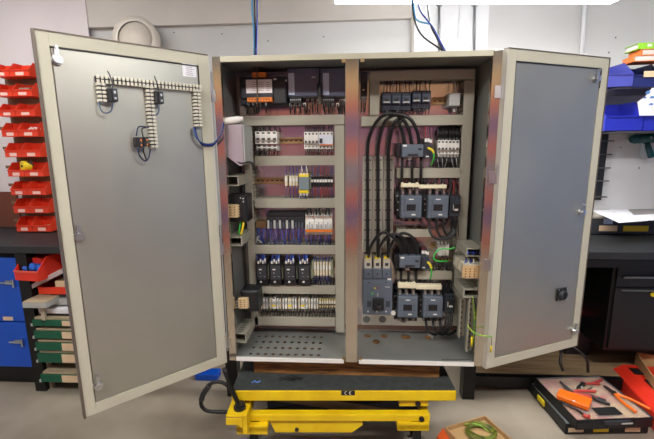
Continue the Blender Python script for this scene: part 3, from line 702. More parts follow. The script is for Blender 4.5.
def contactor(x0, y0, x1, y1, label):
    t = dev('large_contactor', label, 'contactor', x0, y0-8, x1, y1+4, .16, 'large blue-grey contactors')
    w = x1-x0; h = y1-y0
    part(t, 'contactor_base', x0+.3, y0-4, x1-.3, y1+3, .215, black); part(t, 'contactor_body', x0, y0, x1, y1, .165, grey_dev, c=.004)
    part(t, 'front_step', x0+w*.18, y0+h*.1, x1-w*.18, y1-h*.06, .161, grey_dev, .005, c=.002)
    part(t, 'indicator_window', x0+w*.27, y0+h*.37, x0+w*.71, y0+h*.66, .158, black, .004, c=.001)
    b = MB()
    for q in lins(x0+w*.33, x0+w*.66, 4): b.pbox(q-.2, y0+h*.4, q+.2, y0+h*.62, .1575, .001)
    b.build('window_ribs', hole_m, t)
    dots(t, 'name_strip', [(x0+w*.5, y0+h*.15)], .161, white, .011, .0022); dots(t, 'small_tag', [(x0+w*.6, y0+h*.83)], .161, white, .009, .003)
    dots(t, 'front_screw', [(x0+w*.13, y0+h*.65), (x1-w*.13, y0+h*.65), (x0+w*.65, y0+h*.31)], .1648, charcoal, .0018, .0018)
    for q in (x0+w*.08, x0+w*.42, x0+w*.76):
        part(t, 'terminal_lug', q-1.1, y0-7, q+1.7, y0-.5, .195, M('tin_lug', (150, 142, 132), .35, .8), .03)
        part(t, 'lower_lug', q-1, y1+.4, q+1.7, y1+3, .195, M('tin_lug', (0, 0, 0)), .03)
        b = MB(); p = onY(q+.3, y0-3.5, .195); b.cyl(p, p+Vector((0, -.006, 0)), .006, 6); b.build('lug_bolt', chrome, t)
    return t
contactor(401, 196, 421.8, 218.5, 'upper large contactor on the left, below the cream busbar')
contactor(428, 196, 448.6, 218.5, 'upper large contactor on the right, wired to an auxiliary switch')
contactor(398, 297, 417.8, 318, 'lower large contactor on the left, beside the main breaker')
contactor(423.2, 297, 443, 318, 'lower large contactor on the right, above the curved cables')
def aux(x0, y0, x1, y1, label):
    t = dev('auxiliary_switch', label, 'auxiliary switch', x0, y0, x1, y1, .18, 'auxiliary switches'); h = y1-y0
    part(t, 'switch_body', x0, y0, x1, y1, .195, grey_dev2, c=.002); part(t, 'switch_front', x0+3, y0+h*.4, x1+.3, y1-h*.2, .183, black, .012); part(t, 'small_label', x0+5, y0+h*.63, x0+8.5, y0+h*.72, .1815, white, .002, c=0)
    dots(t, 'terminal_screws', [(x, y0+h*.12) for x in lins(x0+1.8, x1-1.6, 3)], .195, hole_m, .003, .003); part(t, 'grey_side_clip', x0+3.4, y0+h*.42, x0+4.2, y1-h*.3, .181, lgrey, .003, c=0)
    return t
t = aux(449.6, 196, 460.4, 216.5, 'black and blue-grey auxiliary switch beside the upper contactor pair')
wires(t, (451, 454, 457, 459), 196, 181, [black2, red_w, black2, pink_wire], Y=.215, r=.0025, jit=1.5); wires(t, (450.5, 452, 453.5, 455, 456.5, 458), 216, 236, black2, Y=.2, r=.0026, jit=2)
t = aux(444.2, 294, 454.5, 312.5, 'black and blue-grey auxiliary switch beside the lower contactor pair')
wires(t, (446, 449, 452), 294, 281, black2, Y=.215, r=.0028, jit=1.5)
for k, x in enumerate((446.5, 448.7, 451, 453)): wire(t, [(x, 312, .2), (x-.5, 320, .18), (x-2.5, 328, .18), (x-7, 334, .2)], .0028, black2 if k % 2 == 0 else charcoal)
def busbar(x0, y0, x1, y1, label):
    t = dev('link_busbar', label, 'busbar', x0, y0, x1, y1, .18, 'cream busbars over contactor pairs')
    b = MB(); b.pbox(x0, y0, x0+18, y1-1.2, .185, .03, 0, .002); b.pbox(x0+18.05, y0+1.2, x1, y1, .187, .03, 0, .002); b.build('bar_cover', M('busbar_cream', (222, 214, 182), .5), t)
    for q in lins(x0+1.5, x0+16, 3): part(t, 'cover_tab', q-1, y0-1.2, q+1, y0+.4, .19, M('busbar_cream', (0, 0, 0)), .02)
    for q in lins(x0+27, x1-4, 3): part(t, 'cover_peg', q-.3, y0-.3, q+.3, y0+1.4, .19, M('busbar_cream', (0, 0, 0)), .01)
    return t
busbar(401.3, 183.8, 446.8, 188.6, 'cream busbar bridging the upper contactor pair')
busbar(398.3, 284, 441.8, 289.6, 'cream busbar bridging the lower contactor pair')
for a, y, lb in ((422.3, 195, 'upper'), (418.3, 296, 'lower')):
    t = dev('interlock_module', 'narrow black interlock between the two contactors of the %s pair' % lb, 'interlock', a, y, a+5, y+22, .2); part(t, 'interlock_body', a+.2, y, a+4.7, y+22, .205, black); dots(t, 'grey_marks', [(a+2.4, y+4), (a+2.6, y+9), (a+2.4, y+15)], .205, lgrey, .0025, .004)
for a, y, lb in ((395.3, 190, 'upper'), (393.2, 290, 'lower')):
    t = dev('cable_loom', 'dark wiring loom left of the %s contactor pair' % lb, 'wiring', a, y, a+4.5, y+30, .2)
    for k in range(4): wire(t, [(a+1+k*.9, y, .25), (a+.6+k, y+8, .235), (a+1.6+k*.7, y+18, .235), (a+1+k*.9, y+29, .25)], .0032, (black2, charcoal, black2, black2)[k])
    dots(t, 'wire_tags', [(a+2, y+6), (a+3, y+12), (a+2.4, y+20)], .23, lgrey, .004, .003)

# main breaker
t = dev('main_breaker', 'large blue-grey main circuit breaker with black handle and three yellow tags', 'circuit breaker', 362, 255, 393, 315, .16)
part(t, 'breaker_body', 363, 281, 392.3, 315, .175, grey_dev, c=.004); part(t, 'breaker_shoulder', 363.4, 269, 391.8, 281.4, .195, grey_dev, c=.003)
for x in (363.8, 373, 382.2):
    part(t, 'pole_cap', x+.2, 269.5, x+8.6, 278.5, .188, grey_dev, .02, c=.002)
    part(t, 'terminal_cover', x+.8, 258.5, x+8, 269, .205, M('cover_cream', (188, 182, 166), .5), c=.002)
    part(t, 'yellow_tag', x+2, 256.6, x+6.6, 259, .2, yellow_p, .02, c=.001); part(t, 'cover_window', x+2.8, 263, x+6.2, 266, .204, charcoal, .002, c=0)
    dots(t, 'pole_screw', [(x+4.5, 274)], .188, hole_m, .0035, .0035)
dots(t, 'front_screw', [(369, 282.5), (386, 282.5)], .175, hole_m, .003, .0022)
dots(t, 'white_label', [(389.3, 279.5)], .19, white, .009, .006); dots(t, 'yellow_button', [(374.8, 288.2)], .175, yellow_p, .004, .0035); dots(t, 'red_button', [(378.2, 288)], .175, red_w, .005, .003)
dots(t, 'green_mark', [(372.3, 293.5)], .175, green_p, .003, .006); dots(t, 'grey_strip', [(387.5, 287)], .175, lgrey, .012, .002); dots(t, 'white_arrow', [(377.8, 294.8)], .175, lgrey, .002, .009)
part(t, 'handle_block', 373.3, 299, 384, 310.5, .16, black, .016, c=.003); b = MB(); p = onY(379, 306, .16); b.cyl(p, p+Vector((0, -.022, .004)), .011, 12, r1=.008); b.build('toggle_handle', charcoal, t)
dots(t, 'lower_marks', [(368, 311.5), (376.8, 311.5), (386, 311.5)], .175, white, .0035, .0035); dots(t, 'side_vent', [(369, 304), (388, 304)], .175, grey_dev2, .010, .016)
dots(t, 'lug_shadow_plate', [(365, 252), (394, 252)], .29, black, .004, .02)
b = MB(); p = onY(393.2, 312.5, .17); b.tube([p+Vector((.012*math.cos(a), -.002, .012*math.sin(a)-.004)) for a in [i*.7 for i in range(10)]], .0015, 6); b.build('seal_wire', lgrey, t)
b = MB(); b.cyl(p, p+Vector((0, -.006, 0)), .011, 14); b.build('seal_disc', white, t)

# thick cables: three large arches and three small arches
for k, (xl, xr, yp, lb) in enumerate(((367.6, 419.5, 113.6, 'outermost'), (378, 411.8, 115, 'middle'), (388.4, 404.6, 116.6, 'innermost'))):
    Ya = .165+.012*k
    mid = (385, 391, 399)[k]
    pts = [(xl, 253, .235), (xl, 235, .24), (xl, 205, .245), (xl, 170, .245), (xl, 152, .235), (xl+2.2, 136, .215), (mid-7+k*1.5, 120+k, .19), (mid+5, yp, Ya), (xr-11+k*3, yp+4+k*1.5, Ya), (xr-2.5, 131, Ya+.01), (xr, 146, .2)]
    cable('thick_black_cable', pts, .0085, black2, lb+' of three thick black cables arching over the upper overload relay', group='large cable arches', seg=10)
for k, (xl, xr, yp, lb) in enumerate(((368.5, 401.5, 232.6, 'leftmost'), (378, 409, 234, 'middle'), (388, 416.5, 233, 'rightmost'))):
    cable('thick_black_cable', [(xl, 257, .2), (xl+1.5, 248, .19), (xl+7.5, 238, .165+.008*k), (xl+15, yp, .15+.008*k), (xl+24, 237, .155+.008*k), (xr-1, 246, .18), (xr, 257, .2)], .0075, black2, lb+' of three shorter black cables arching from the main breaker', group='small cable arches', seg=10)
for k, (x, xe, lb) in enumerate(((430.4, 453, 'outer'), (437.8, 451.5, 'middle'), (444.8, 450, 'inner'))):
    cable('curved_cable', [(x-1.5, 220, .2), (x-1.2, 229, .19), (x+2.5, 236.5-k*.6, .175+.008*k), (x+9-k*2, 239-k*1.2, .175+.008*k), (xe-2, 237-k, .185), (xe+2, 230, .2), (xe+3.5, 220, .22)], .0065, black2, lb+' black cable curling under the upper right contactor', group='cables under the upper right contactor', seg=8)
for k, (x, lb) in enumerate(((426, 'left'), (433, 'middle'), (440, 'right'))):
    cable('curved_cable', [(x, 319, .2), (x+.2, 324, .17), (x+1.5, 329, .16), (x+4.5, 333, .18), (x+10, 334.5, .2), (x+16, 330, .22)], .0065, black2, lb+' black cable curling under the lower right contactor', group='cables under the lower right contactor', seg=8)

# lower right terminal pack with green loop
for k, x in enumerate((438.6, 442.2, 445.8)):
    terminal(x, 240, x+3.5, 259, ('left', 'middle', 'right')[k]+' white terminal inside the green cable loop', 'white terminals inside the green loop', m=white, Y=.235, up=239, dn=269)
t = dev('rail_end', 'bright zinc rail strip under the green-looped terminals', 'rail', 437, 259, 461, 263, .28); part(t, 'rail_profile', 437, 259.4, 463, 262.4, .28, rail_m)
cable('green_loop_cable', [(455, 247.6, .19), (449, 249, .19), (443, 248.6, .2), (437, 251, .19), (433.8, 256, .19), (435, 260, .19), (441, 261.4, .19), (448, 260.8, .2)], .0035, green_p, 'bright green earth cable looping around white terminals', seg=8)
t = dev('wire_fringe', 'row of black wires hanging from the green-looped terminals', 'wiring', 432, 262, 453, 271, .25)
wires(t, lins(432, 452, 12), 262, 271, black2, Y=.245, r=.0024, jit=2)
t = dev('wire_fringe', 'row of black wires above the lower contactor busbar', 'wiring', 400, 279, 446, 284, .25)
wires(t, lins(400, 446, 10), 279.5, 285, black2, Y=.245, r=.003, jit=2)
t = dev('wire_fringe', 'tangle of black wires above the upper contactor busbar', 'wiring', 400, 178, 460, 186, .25)
wires(t, lins(398, 460, 30), 178, 190, [black2, black2, charcoal, pink_wire], Y=.25, r=.0026, jit=3)
t = dev('wire_fringe', 'dense black wires below the white six-pole breaker', 'wiring', 434, 157, 461, 168, .25)
wires(t, lins(434, 461, 24), 157, 168, [black2, charcoal, black2, lgrey], Y=.255, r=.0022, jit=3)
t = dev('wire_fringe', 'dense black wires above the white six-pole breaker', 'wiring', 437, 126, 461, 140, .25)
wires(t, lins(438, 461, 24), 139, 126, [black2, charcoal, black2], Y=.262, r=.0022, jit=3)
t = dev('wire_fringe', 'blue and black wires under the four black contactors', 'wiring', 310, 278, 334, 286, .25)
wires(t, lins(311, 333, 10), 279, 286, [black2, charcoal, black2], Y=.25, r=.0024, jit=2)
# pale strip of the shiny base plate; oval shadows painted on as discs
t = dev('base_plate_strip', 'pale strip of the base plate with painted oval shadows below the main breaker', 'sheet', 361, 314, 437, 325, .29)
part(t, 'sheet', 362, 314.5, 437, 325.5, .292, M('pale_zinc', (196, 194, 180), .35, .5), .006, c=0)
b = MB()
for x in (366.5, 382.5, 403.5):
    p = onY(x, 319.4, .2915); b.cyl(p, p+Vector((0, .0006, 0)), .020, 20)
o = b.build('painted_oval_shadows', M('oval_shadow_grey', (104, 106, 102), .5), t)  # shadows on the plate, drawn as flat grey discs

# ------------------------------------------------------------------ devices on the side walls
t = thing('wall_power_unit', 'silver-pink sheet metal power unit high on the left inner wall', 'power unit', (-.55, .13, onY(235, 165, .1).z))
pz0, pz1 = onY(236, 165, .1).z, onY(236, 125.5, .1).z; xr = onY(246.5, 140, .1).x
X_ = -.589
b = MB(); b.prism([(X_, pz1), (xr, pz1), (xr, pz0+.004), (xr-.018, pz0-.002), (X_, pz0+.055)], 1, .03, .19); b.build('unit_housing', M('unit_sheet', (186, 178, 184), .35, .6, var=.1), t, bevel=.002)
b = MB(); b.box(xr, xr+.006, .04, .19, pz0+.006, pz1-.002); b.build('side_flange', lgrey, t)
b = MB(); b.lathe([(0, -.05), (.012, -.05), (.016, -.02), (.016, .02), (.01, .05), (0, .05)], ((X_+xr)/2+.004, .03, pz1+.018), (1, 0, .12), 16); b.build('top_cap', white, t, smooth=True)
for q in (.05, .15): b = MB(); b.cyl((xr-.02, .028, pz0+q), (xr-.02, .03, pz0+q), .003, 8); b.build('screw', chrome, t)
def side_relay(x0, y0, x1, y1, cx0, cy0, cx1, cy1, label, Y=.07):
    X0, X1, Z0, Z1 = rc(x0, y0, x1, y1, Y); t = thing('side_relay', label, 'relay', ((X0+X1)/2, Y+.06, Z0), 'black relays with cream plugs on the left wall')
    b = MB(); b.cham(X0, X1, Y, Y+.10, Z0, Z1, .008); b.build('relay_body', black, t)
    X2, X3, Z2, Z3 = rc(cx0, cy0, cx1, cy1, Y-.03); b = MB(); b.box(X2, X3, Y-.02, Y, Z2, Z3); n = 5
    for i in range(n): z = Z2+(Z3-Z2)*(i+.5)/n; b.box(X3, X3+.006, Y-.018, Y, z-.003, z+.003)
    c = b.build('cream_plug', M('plug_cream', (206, 182, 140), .5), t, bevel=.001)
    b = MB()
    for i in range(4):
        for j in range(2):
            x = X2+(X3-X2)*(.3+.4*j); z = Z2+(Z3-Z2)*(.2+.2*i); b.cyl((x, Y-.021, z), (x, Y-.02, z), .003, 8)
    b.build('plug_screws', M('screw_dark', (0, 0, 0)), c)
    return t, (X0, X1, Z0, Z1)
t, q = side_relay(226.5, 195, 247, 222, 226.8, 205, 237, 218, 'upper black side-wall relay with cream plug')
b = MB()
for dx, dz in ((-.006, .01), (-.018, .013), (-.006, -.004)): b.box(q[1]-.012+dx, q[1]-.008+dx, .0685, .07, q[3]-.03+dz, q[3]-.024+dz)
b.build('white_marks', white, t)
t, q = side_relay(241, 291, 258, 312, 237.5, 299, 246.5, 309.5, 'lower black side-wall relay with cream plug')
for i in range(3): cable('side_cable', [(237.5, 301+i*3, .05), (235, 303+i*2.6, .05), (231.5, 308+i*2, .06)], .0028, cream, ('upper', 'middle', 'lower')[i]+' pale cable entering the lower cream plug', group='pale cables at the cream plug')
cable('side_cable', [(229, 155, .06), (240, 163, .03), (250, 162, .05), (253, 166, .1)], .004, black2, 'dark cable bundle curling below the silver power unit')
cable('earth_cable', [(243.5, 222, .09), (242.6, 228, .08), (241, 234.5, .08)], .0055, yellow_p, 'yellow cable dropping into the left wall duct')
cable('earth_cable', [(241, 222, .1), (239.6, 228, .09), (238.6, 234.5, .09)], .0045, green_p, 'green cable dropping into the left wall duct beside the yellow one')
for i in range(4): cable('duct_wire', [(468.5+i*2.6, 254.5-(i % 2)*2, .045), (468+i*2.6, 252, .06), (466+i*2, 251, .12)], .0045, M('navy_wire', (0, 0, 0)) if i % 2 else blue_w, ('first', 'second', 'third', 'fourth')[i]+' dark blue wire end in the right wall duct, from the left', group='blue wires in the right wall duct')
X0, X1, Z0, Z1 = rc(460, 263, 477, 277, .05)
t = thing('wall_terminal_rack', 'cream rack of terminals on the right inner wall', 'terminal block', (.56, .12, Z0))
for k in range(7):
    y0_ = .03+k*.022; b = MB(); b.prism([(.589, Z0), (X0+.02, Z0-.002), (X0, Z0+.03), (X0+.008, Z1), (.589, Z1)], 1, y0_, y0_+.019); b.build('terminal_slice', cream if k % 3 else lgrey, t)
b = MB(); b.box(X0+.004, .584, .025, .03, Z0+.004, Z1-.004); c = b.build('rack_front', M('tan_front', (190, 160, 116), .6), t)
b = MB()
for i in range(3):
    for j in range(4):
        x = X0+.018+i*.02; z = Z0+.01+j*.012; b.cyl((x, .024, z), (x, .025, z), .0035, 8)
b.build('front_holes', M('screw_dark', (0, 0, 0)), c)
for k in range(4): cable('duct_wire', [(466+k*2.2, 258, .08), (466+k*2.6, 261, .06), (464+k*3, 264, .05)], .003, (blue_w, lgrey, blue_w, white)[k], ('leftmost', 'second', 'third', 'rightmost')[k]+' wire dropping to the cream wall rack', group='wires to the cream wall rack')
for (a, c, y0_, y1_, lb, Yf) in ((458.5, 465, 298, 336, 'left perforated upright strip low on the right wall', .12), (466.5, 473, 298, 350, 'right perforated upright strip low on the right wall', .07)):
    X0, X1, Z0, Z1 = rc(a, y0_, c, y1_, Yf); t = thing('perforated_strip', lb, 'metal strip', ((X0+X1)/2, Yf, Z0), 'perforated strips on the right wall')
    b = MB(); b.box(X0, X0+.006, Yf-.02, Yf+.01, Z0, Z1); b.box(X0, X1, Yf, Yf+.004, Z0, Z1); b.build('strip', duct_m, t)
    b = MB(); z = Z0+.01
    while z < Z1-.01: b.box(X0+.012, X0+.018, Yf-.0006, Yf, z, z+.007); z += .028
    b.build('punched_holes', hole_m, t)
cable('bare_yellow_wire', [(472.5, 296, .02), (473.6, 305, .02), (474.2, 313, .02), (474, 330, .02), (472.5, 346, .02)], .002, gy_m, 'thin yellow wire hanging down inside the right post')
t = thing('earth_strap', 'yellow-green earth cable crossing from cabinet to right door', 'cable', onY(480, 334, -.05))
yg(t, [(467.5, 325, .02), (470.5, 329.5, .0), (477, 334, -.03), (485, 336, -.05), (492, 336.5, -.05)], .0032, name='strap_cable')
yg(t, [(491.5, 337, -.045), (491.3, 346, -.04)], .0016, M('thin_brown', (110, 90, 60), .5), 'lead'); yg(t, [(491.2, 346, -.04), (490.8, 352, -.04)], .0045, yellow_p, 'cable_lug')
yg(t, [(471.8, 337, -.0), (471.6, 346, -.0)], .0045, yellow_p, 'cable_lug')

# ------------------------------------------------------------------ things on the left door
def ddev(fr): return lambda u, z, w=0.0015: fr @ Vector((u, w, z))
DPt = ddev(FL)
def door_duct(p0, p1, label, w=.027, d=.028):
    (u0, z0), (u1, z1) = dpt(FL, *p0), dpt(FL, *p1)
    if abs(u1-u0) > abs(z1-z0): z1 = z0
    else: u1 = u0
    t = thing('door_duct', label, 'cable duct', DPt((u0+u1)/2, min(z0, z1)), 'ivory slotted ducts on the left door')
    b = MB(FL); hor = abs(u1-u0) > abs(z1-z0); lo, hi = sorted((u0, u1) if hor else (z0, z1)); h = w/2; p = .0138
    if hor: b.box(lo, hi, .0015, .004, z0-h, z0+h)
    else: b.box(u0-h, u0+h, .0015, .004, lo, hi)
    b.build('duct_back', charcoal, t)
    b = MB(FL); s = lo
    while s < hi-.004:
        e = min(s+.0084, hi)
        if hor:
            b.box(s, e, .004, d, z0-h, z0-h+.003); b.box(s, e, .004, d, z0+h-.003, z0+h); b.box(s, e, d-.003, d, z0-h+.003, z0-h*.15); b.box(s, e, d-.003, d, z0+h*.15, z0+h-.003)
        else:
            b.box(u0-h, u0-h+.003, .004, d, s, e); b.box(u0+h-.003, u0+h, .004, d, s, e); b.box(u0-h+.003, u0-h*.1, d-.003, d, s, e); b.box(u0+h*.1, u0+h-.003, d-.003, d, s, e)
        s += p
    b.build('duct_fingers', ivory_duct, t)
door_duct((95, 79.5), (199, 85), 'long horizontal ivory duct on the left door')
door_duct((99.5, 84), (100, 102), 'short ivory duct hanging at the left end on the left door')
door_duct((147.5, 86.5), (150, 147.5), 'long ivory duct hanging in the middle of the left door')
door_duct((194.6, 90), (195, 126.5), 'ivory duct hanging near the hinge side of the left door')
def dwire(name, pts, r, m, label, group=None):
    b = MB()
    P = []
    for x, y, w in pts:
        u, z = dpt(FL, x, y, w); P.append(FL @ Vector((u, w, z)))
    b.tube(P, r, 6); return b.build(name, m, label=label, cat='cable', group=group, smooth=True)
def dswitch(px, py, hw, hz, label, amber=False):
    u, z = dpt(FL, px, py); t = thing('contact_block', label, 'switch block', DPt(u, z-hz), 'black contact blocks on the left door')
    b = MB(FL); b.box(u-hw, u+hw, .0015, .045, z-hz, z+hz); b.build('block_body', black, t, bevel=.002)
    b = MB(FL); b.box(u-hw*.75, u+hw*.2, .045, .052, z-hz*.9, z+hz*.9); b.build('block_front', charcoal, t, bevel=.001)
    b = MB(FL); b.box(u-hw*.5, u-hw*.1, .052, .0535, z+hz*.2, z+hz*.6); b.box(u-hw*.5, u-hw*.1, .052, .0535, z-hz*.7, z-hz*.4); b.build('block_screws', orange if amber else chrome, t)
    return t
dswitch(110.3, 96, .016, .022, 'left black contact block beside the short ivory duct')
dswitch(156, 98.5, .016, .022, 'right black contact block beside the middle ivory duct')
dswitch(136.5, 142.5, .011, .019, 'lower black contact block of a pair left of the middle duct', True)
dswitch(142.5, 142, .010, .018, 'lower black contact block touching the middle duct', True)
dwire('door_wire', [(107.5, 71, .03), (110.5, 77, .04), (112.5, 84, .045), (112.5, 91, .05)], .0022, black2, 'dark wire tail above the left contact block')
dwire('door_wire', [(154.5, 76, .03), (156.5, 82, .04), (158.5, 88, .045), (158.5, 94, .05)], .0022, black2, 'dark wire tail above the right contact block')
dwire('door_wire', [(99, 102, .02), (100.5, 109, .03), (105, 113, .03), (111, 111, .035), (113, 103, .045)], .0026, M('steel_blue_wire', (66, 84, 110), .5), 'blue-grey wire loop under the left contact block')
dwire('door_wire', [(153, 115, .02), (157, 114.5, .03), (159, 110, .04), (158.5, 104, .045)], .0026, M('steel_blue_wire', (0, 0, 0)), 'blue-grey wire loop under the right contact block')
dwire('door_wire', [(149, 127.5, .03), (143, 126.5, .03), (138, 127.5, .035), (136.2, 136, .045)], .0024, M('navy_wire', (0, 0, 0)), 'dark blue wire looping above the lower contact blocks')
dwire('door_wire', [(146, 127.5, .03), (142, 129, .035), (143, 137, .045)], .0024, black2, 'short dark wire above the block touching the duct')
dwire('door_wire', [(137.5, 148, .045), (140, 156, .035), (145, 161, .03), (148.5, 158, .03), (150.5, 149, .03)], .0026, M('navy_wire', (0, 0, 0)), 'dark blue wire loop under the lower contact blocks')
dwire('door_wire', [(143.5, 148, .045), (144, 153, .04), (146.5, 160, .03)], .0024, black2, 'dark wire under the block touching the duct')
for k, off in enumerate((0, 1.2, -1.0)):
    b = MB(); P = []
    for x, y, w in ((194+off, 127, .02), (196.5+off*.8, 137, .03), (202, 143.5+off, .03), (208, 145+off, .02)):
        u, z = dpt(FL, x, y, w); P.append(FL @ Vector((u, w, z)))
    P += [onY(214, 143.5+off, -.03), onY(220, 136+off*.5, -.03), onY(223+off*.4, 126, -.01), onY(222.5+off*.5, 117, .02)]
    b.tube(P, .0026, 6); b.build('door_loop_cable', (blue_w, M('navy_wire', (0, 0, 0)), M('steel_blue_wire', (0, 0, 0)))[k], label=('bright blue', 'navy', 'grey-blue')[k]+' strand of the cable looping from left door to cabinet', cat='cable', group='loop between left door and cabinet', smooth=True)

# ------------------------------------------------------------------ lift table
TZ = .40
def xz(px, py, Y=-.09): p = onY(px, py, Y); return p.x, p.z
t = thing('lift_table', 'yellow scissor lift table with black rubber top carrying the cabinet', 'lift table', (-.04, .2, 0))
TX0, TX1 = -.572, .479
b = MB(); b.box(TX0, TX1, -.09, .50, .344, TZ-.006); pf = b.build('platform', lift_y, t, bevel=.003)
b = MB(); b.box(TX0+.004, TX1-.004, -.084, .494, TZ-.006, TZ); b.build('rubber_mat', mat_m, t)
# CE plate
c = onY(348, 396.3, -.091); b = MB(); b.box(c.x-.032, c.x+.032, -.0915, -.09, c.z-.012, c.z+.012); pl = b.build('marking_plate', black, t)
b = MB()
def arc(cx, cz, r0, r1, a0, a1, Y, n=12):
    for i in range(n):
        a, e = math.radians(a0+(a1-a0)*i/n), math.radians(a0+(a1-a0)*(i+1)/n)
        vs = [(cx+r*math.cos(q), y, cz+r*math.sin(q)) for y in (Y, Y+.0006) for r, q in ((r0, a), (r1, a), (r1, e), (r0, e))]
        b.add(vs, [(0, 1, 2, 3), (4, 5, 6, 7), (0, 1, 5, 4), (1, 2, 6, 5), (2, 3, 7, 6), (3, 0, 4, 7)])
arc(c.x-.008, c.z, .0062, .0092, 80, 280, -.0922); arc(c.x+.013, c.z, .0062, .0092, 80, 280, -.0922)
b.box(c.x+.006, c.x+.013, -.0922, -.0916, c.z-.0013, c.z+.0013); b.build('ce_mark', M('mark_silver', (196, 196, 180), .5), pl)
# underside, scissors, base frame
b = MB(); b.box(TX0+.03, TX1-.03, -.05, .46, .315, .344); b.build('platform_ribs', lift_d, t)
for y in (.0, .38):
    for s in (-1, 1):
        b = MB(); x0, x1 = (-.45, .36) if s > 0 else (.36, -.45)
        d = Vector((x1-x0, 0, .13)).normalized(); n = Vector((-d.z, 0, d.x))*.022*(1 if s > 0 else -1); p = Vector((x0, y+s*.012, .20)); q = Vector((x1, y+s*.012, .325))
        vs = [v+Vector((0, e, 0)) for e in (-.006, .006) for v in (p-n, p+n, q+n, q-n)]
        b.add(vs, [(0, 1, 2, 3), (4, 5, 6, 7), (0, 1, 5, 4), (1, 2, 6, 5), (2, 3, 7, 6), (3, 0, 4, 7)]); b.build('scissor_arm', lift_d if s > 0 else M('arm_grey', (110, 100, 76), .6), t)
a0, z1 = xz(240, 415); a1, z0 = xz(432, 428)
b = MB(); b.box(a0, a1, -.09, -.05, z0, z1); b.box(a0, a1, .40, .44, z0, z1); b.box(a0, a0+.04, -.05, .40, z0, z1); b.box(a1-.04, a1, -.05, .40, z0, z1); b.build('base_frame', lift_y, t, bevel=.004)
e0 = xz(268, 430)[0]; e1 = xz(352, 430)[0]; e2 = xz(363, 430)[0]
b = MB(); b.prism([(e0, z0), (e0+.03, z0-.07), (e1, z0-.07), (e2, z0-.03), (e2, z0)], 1, -.075, -.05); b.build('lower_web', lift_y, t)
f0 = xz(398, 428)[0]; b = MB(); b.box(f0, a1-.006, -.10, -.04, z0-.035, z0); b.box(f0, a1-.006, -.10, -.095, z0-.04, z0-.012); b.build('wheel_bracket', lift_y, t)
g0 = xz(238, 428)[0]; g1 = xz(268, 428)[0]; b = MB(); b.box(g0, g1, -.12, -.04, z0-.03, z0-.002); b.box(g0, g1, -.12, -.115, z0-.045, z0-.01); b.build('wheel_bracket', lift_y, t)
h0, hz1 = xz(401, 407); h1, hz0 = xz(431, 415); b = MB(); b.prism([(h0, hz0), (h1, hz0), (h1, hz1+.02), (h1-.02, hz1+.028), (h0+.05, hz1+.01), (h0, hz1+.002)], 1, -.07, -.05); b.build('pivot_bracket', lift_y, t)
for px, py, y in ((419.5, 409, -.07), (423, 424.5, -.09)):
    p = onY(px, py, y); b = MB(); b.cyl(p, p+Vector((0, -.008, 0)), .0125, 14); b.cyl(p+Vector((0, -.008, 0)), p+Vector((0, -.013, 0)), .006, 6); b.build('pivot_bolt', black, t)
p = onY(296.5, 431.3, -.075); b = MB(); b.cyl(p, p+Vector((0, -.006, 0)), .010, 12); b.build('pivot_bolt', black, t)
k0, kz1 = xz(226, 408, -.14); k1, kz0 = xz(247, 422, -.14)
b = MB(); b.box(k0, k1, -.16, -.05, kz0+.035, kz0+.045); b.box(k1-.02, k1, -.16, -.05, kz0-.05, kz0+.035); b.prism([(k0, kz0+.035), (k0, kz0), (k0+.05, kz0), (k1-.02, kz0-.02), (k1-.02, kz0+.035)], 1, -.165, -.160); b.build('handle_mount', lift_y, t, bevel=.002)
mx = (k0+k1)/2+.005; mz = kz0+.045; b = MB(); b.cyl((mx, -.11, mz), (mx, -.11, mz+.014), .028, 16); b.cyl((mx, -.11, mz+.014), (mx, -.11, mz+.03), .02, 16); b.build('mount_ring', black, t)
b = MB(); b.tube([(mx, -.11, mz+.01), onY(232, 391, -.12), onY(223.5, 368.5, -.13)], .011, 10); b.build('push_handle', blk_metal, t, smooth=True)
b = MB(); b.tube([onY(*q) for q in ((231, 392, -.12), (227, 385.5, -.12), (221, 382, -.12), (214, 381.8, -.12), (208.5, 385, -.12), (204, 392, -.12), (201, 400, -.12), (202, 406, -.12), (207, 410, -.12), (216, 411.3, -.12), (229, 412, -.12))], .0085, 10); pd = b.build('foot_lever', blk_metal, t, smooth=True)
b = MB(); b.tube([onY(*q) for q in ((209, 384.7, -.12), (204, 392, -.12), (201.2, 399, -.12))], .0125, 10); b.build('lever_grip', black, pd, smooth=True)
for x in (a0+.06, a1-.06):
    for y in (-.06, .41):
        b = MB(); b.cyl((x, y-.02, .065), (x, y+.02, .065), .065, 20); b.build('caster_wheel', M('wheel_grey', (120, 116, 108), .6), t)
        b = MB(); b.box(x-.02, x+.02, y-.03, y-.022, .065, z0); b.box(x-.02, x+.02, y+.022, y+.03, .065, z0); b.box(x-.03, x+.03, y-.03, y+.03, z0-.012, z0); b.build('caster_fork', blk_metal, t)
b = MB(); b.box(-.44, .35, .10, .36, .16, .33); b.build('underside_dark_box', lift_d, t)  # dark box added so the space under the platform stays dark
t.rotation_euler.z = .046; t.location.x -= .013; t.location.y += .024
# timber under the cabinet
for (y0, y1, lb) in ((.055, .13, 'front dark brown timber beam under the cabinet'), (.22, .295, 'rear dark brown timber beam under the cabinet, mostly hidden')):
    b = MB(); b.box(-.498, .42, y0, y1, TZ, ZB-.0005); b.build('timber_beam', wood, label=lb, cat='timber', group='timber beams under the cabinet', bevel=.003)
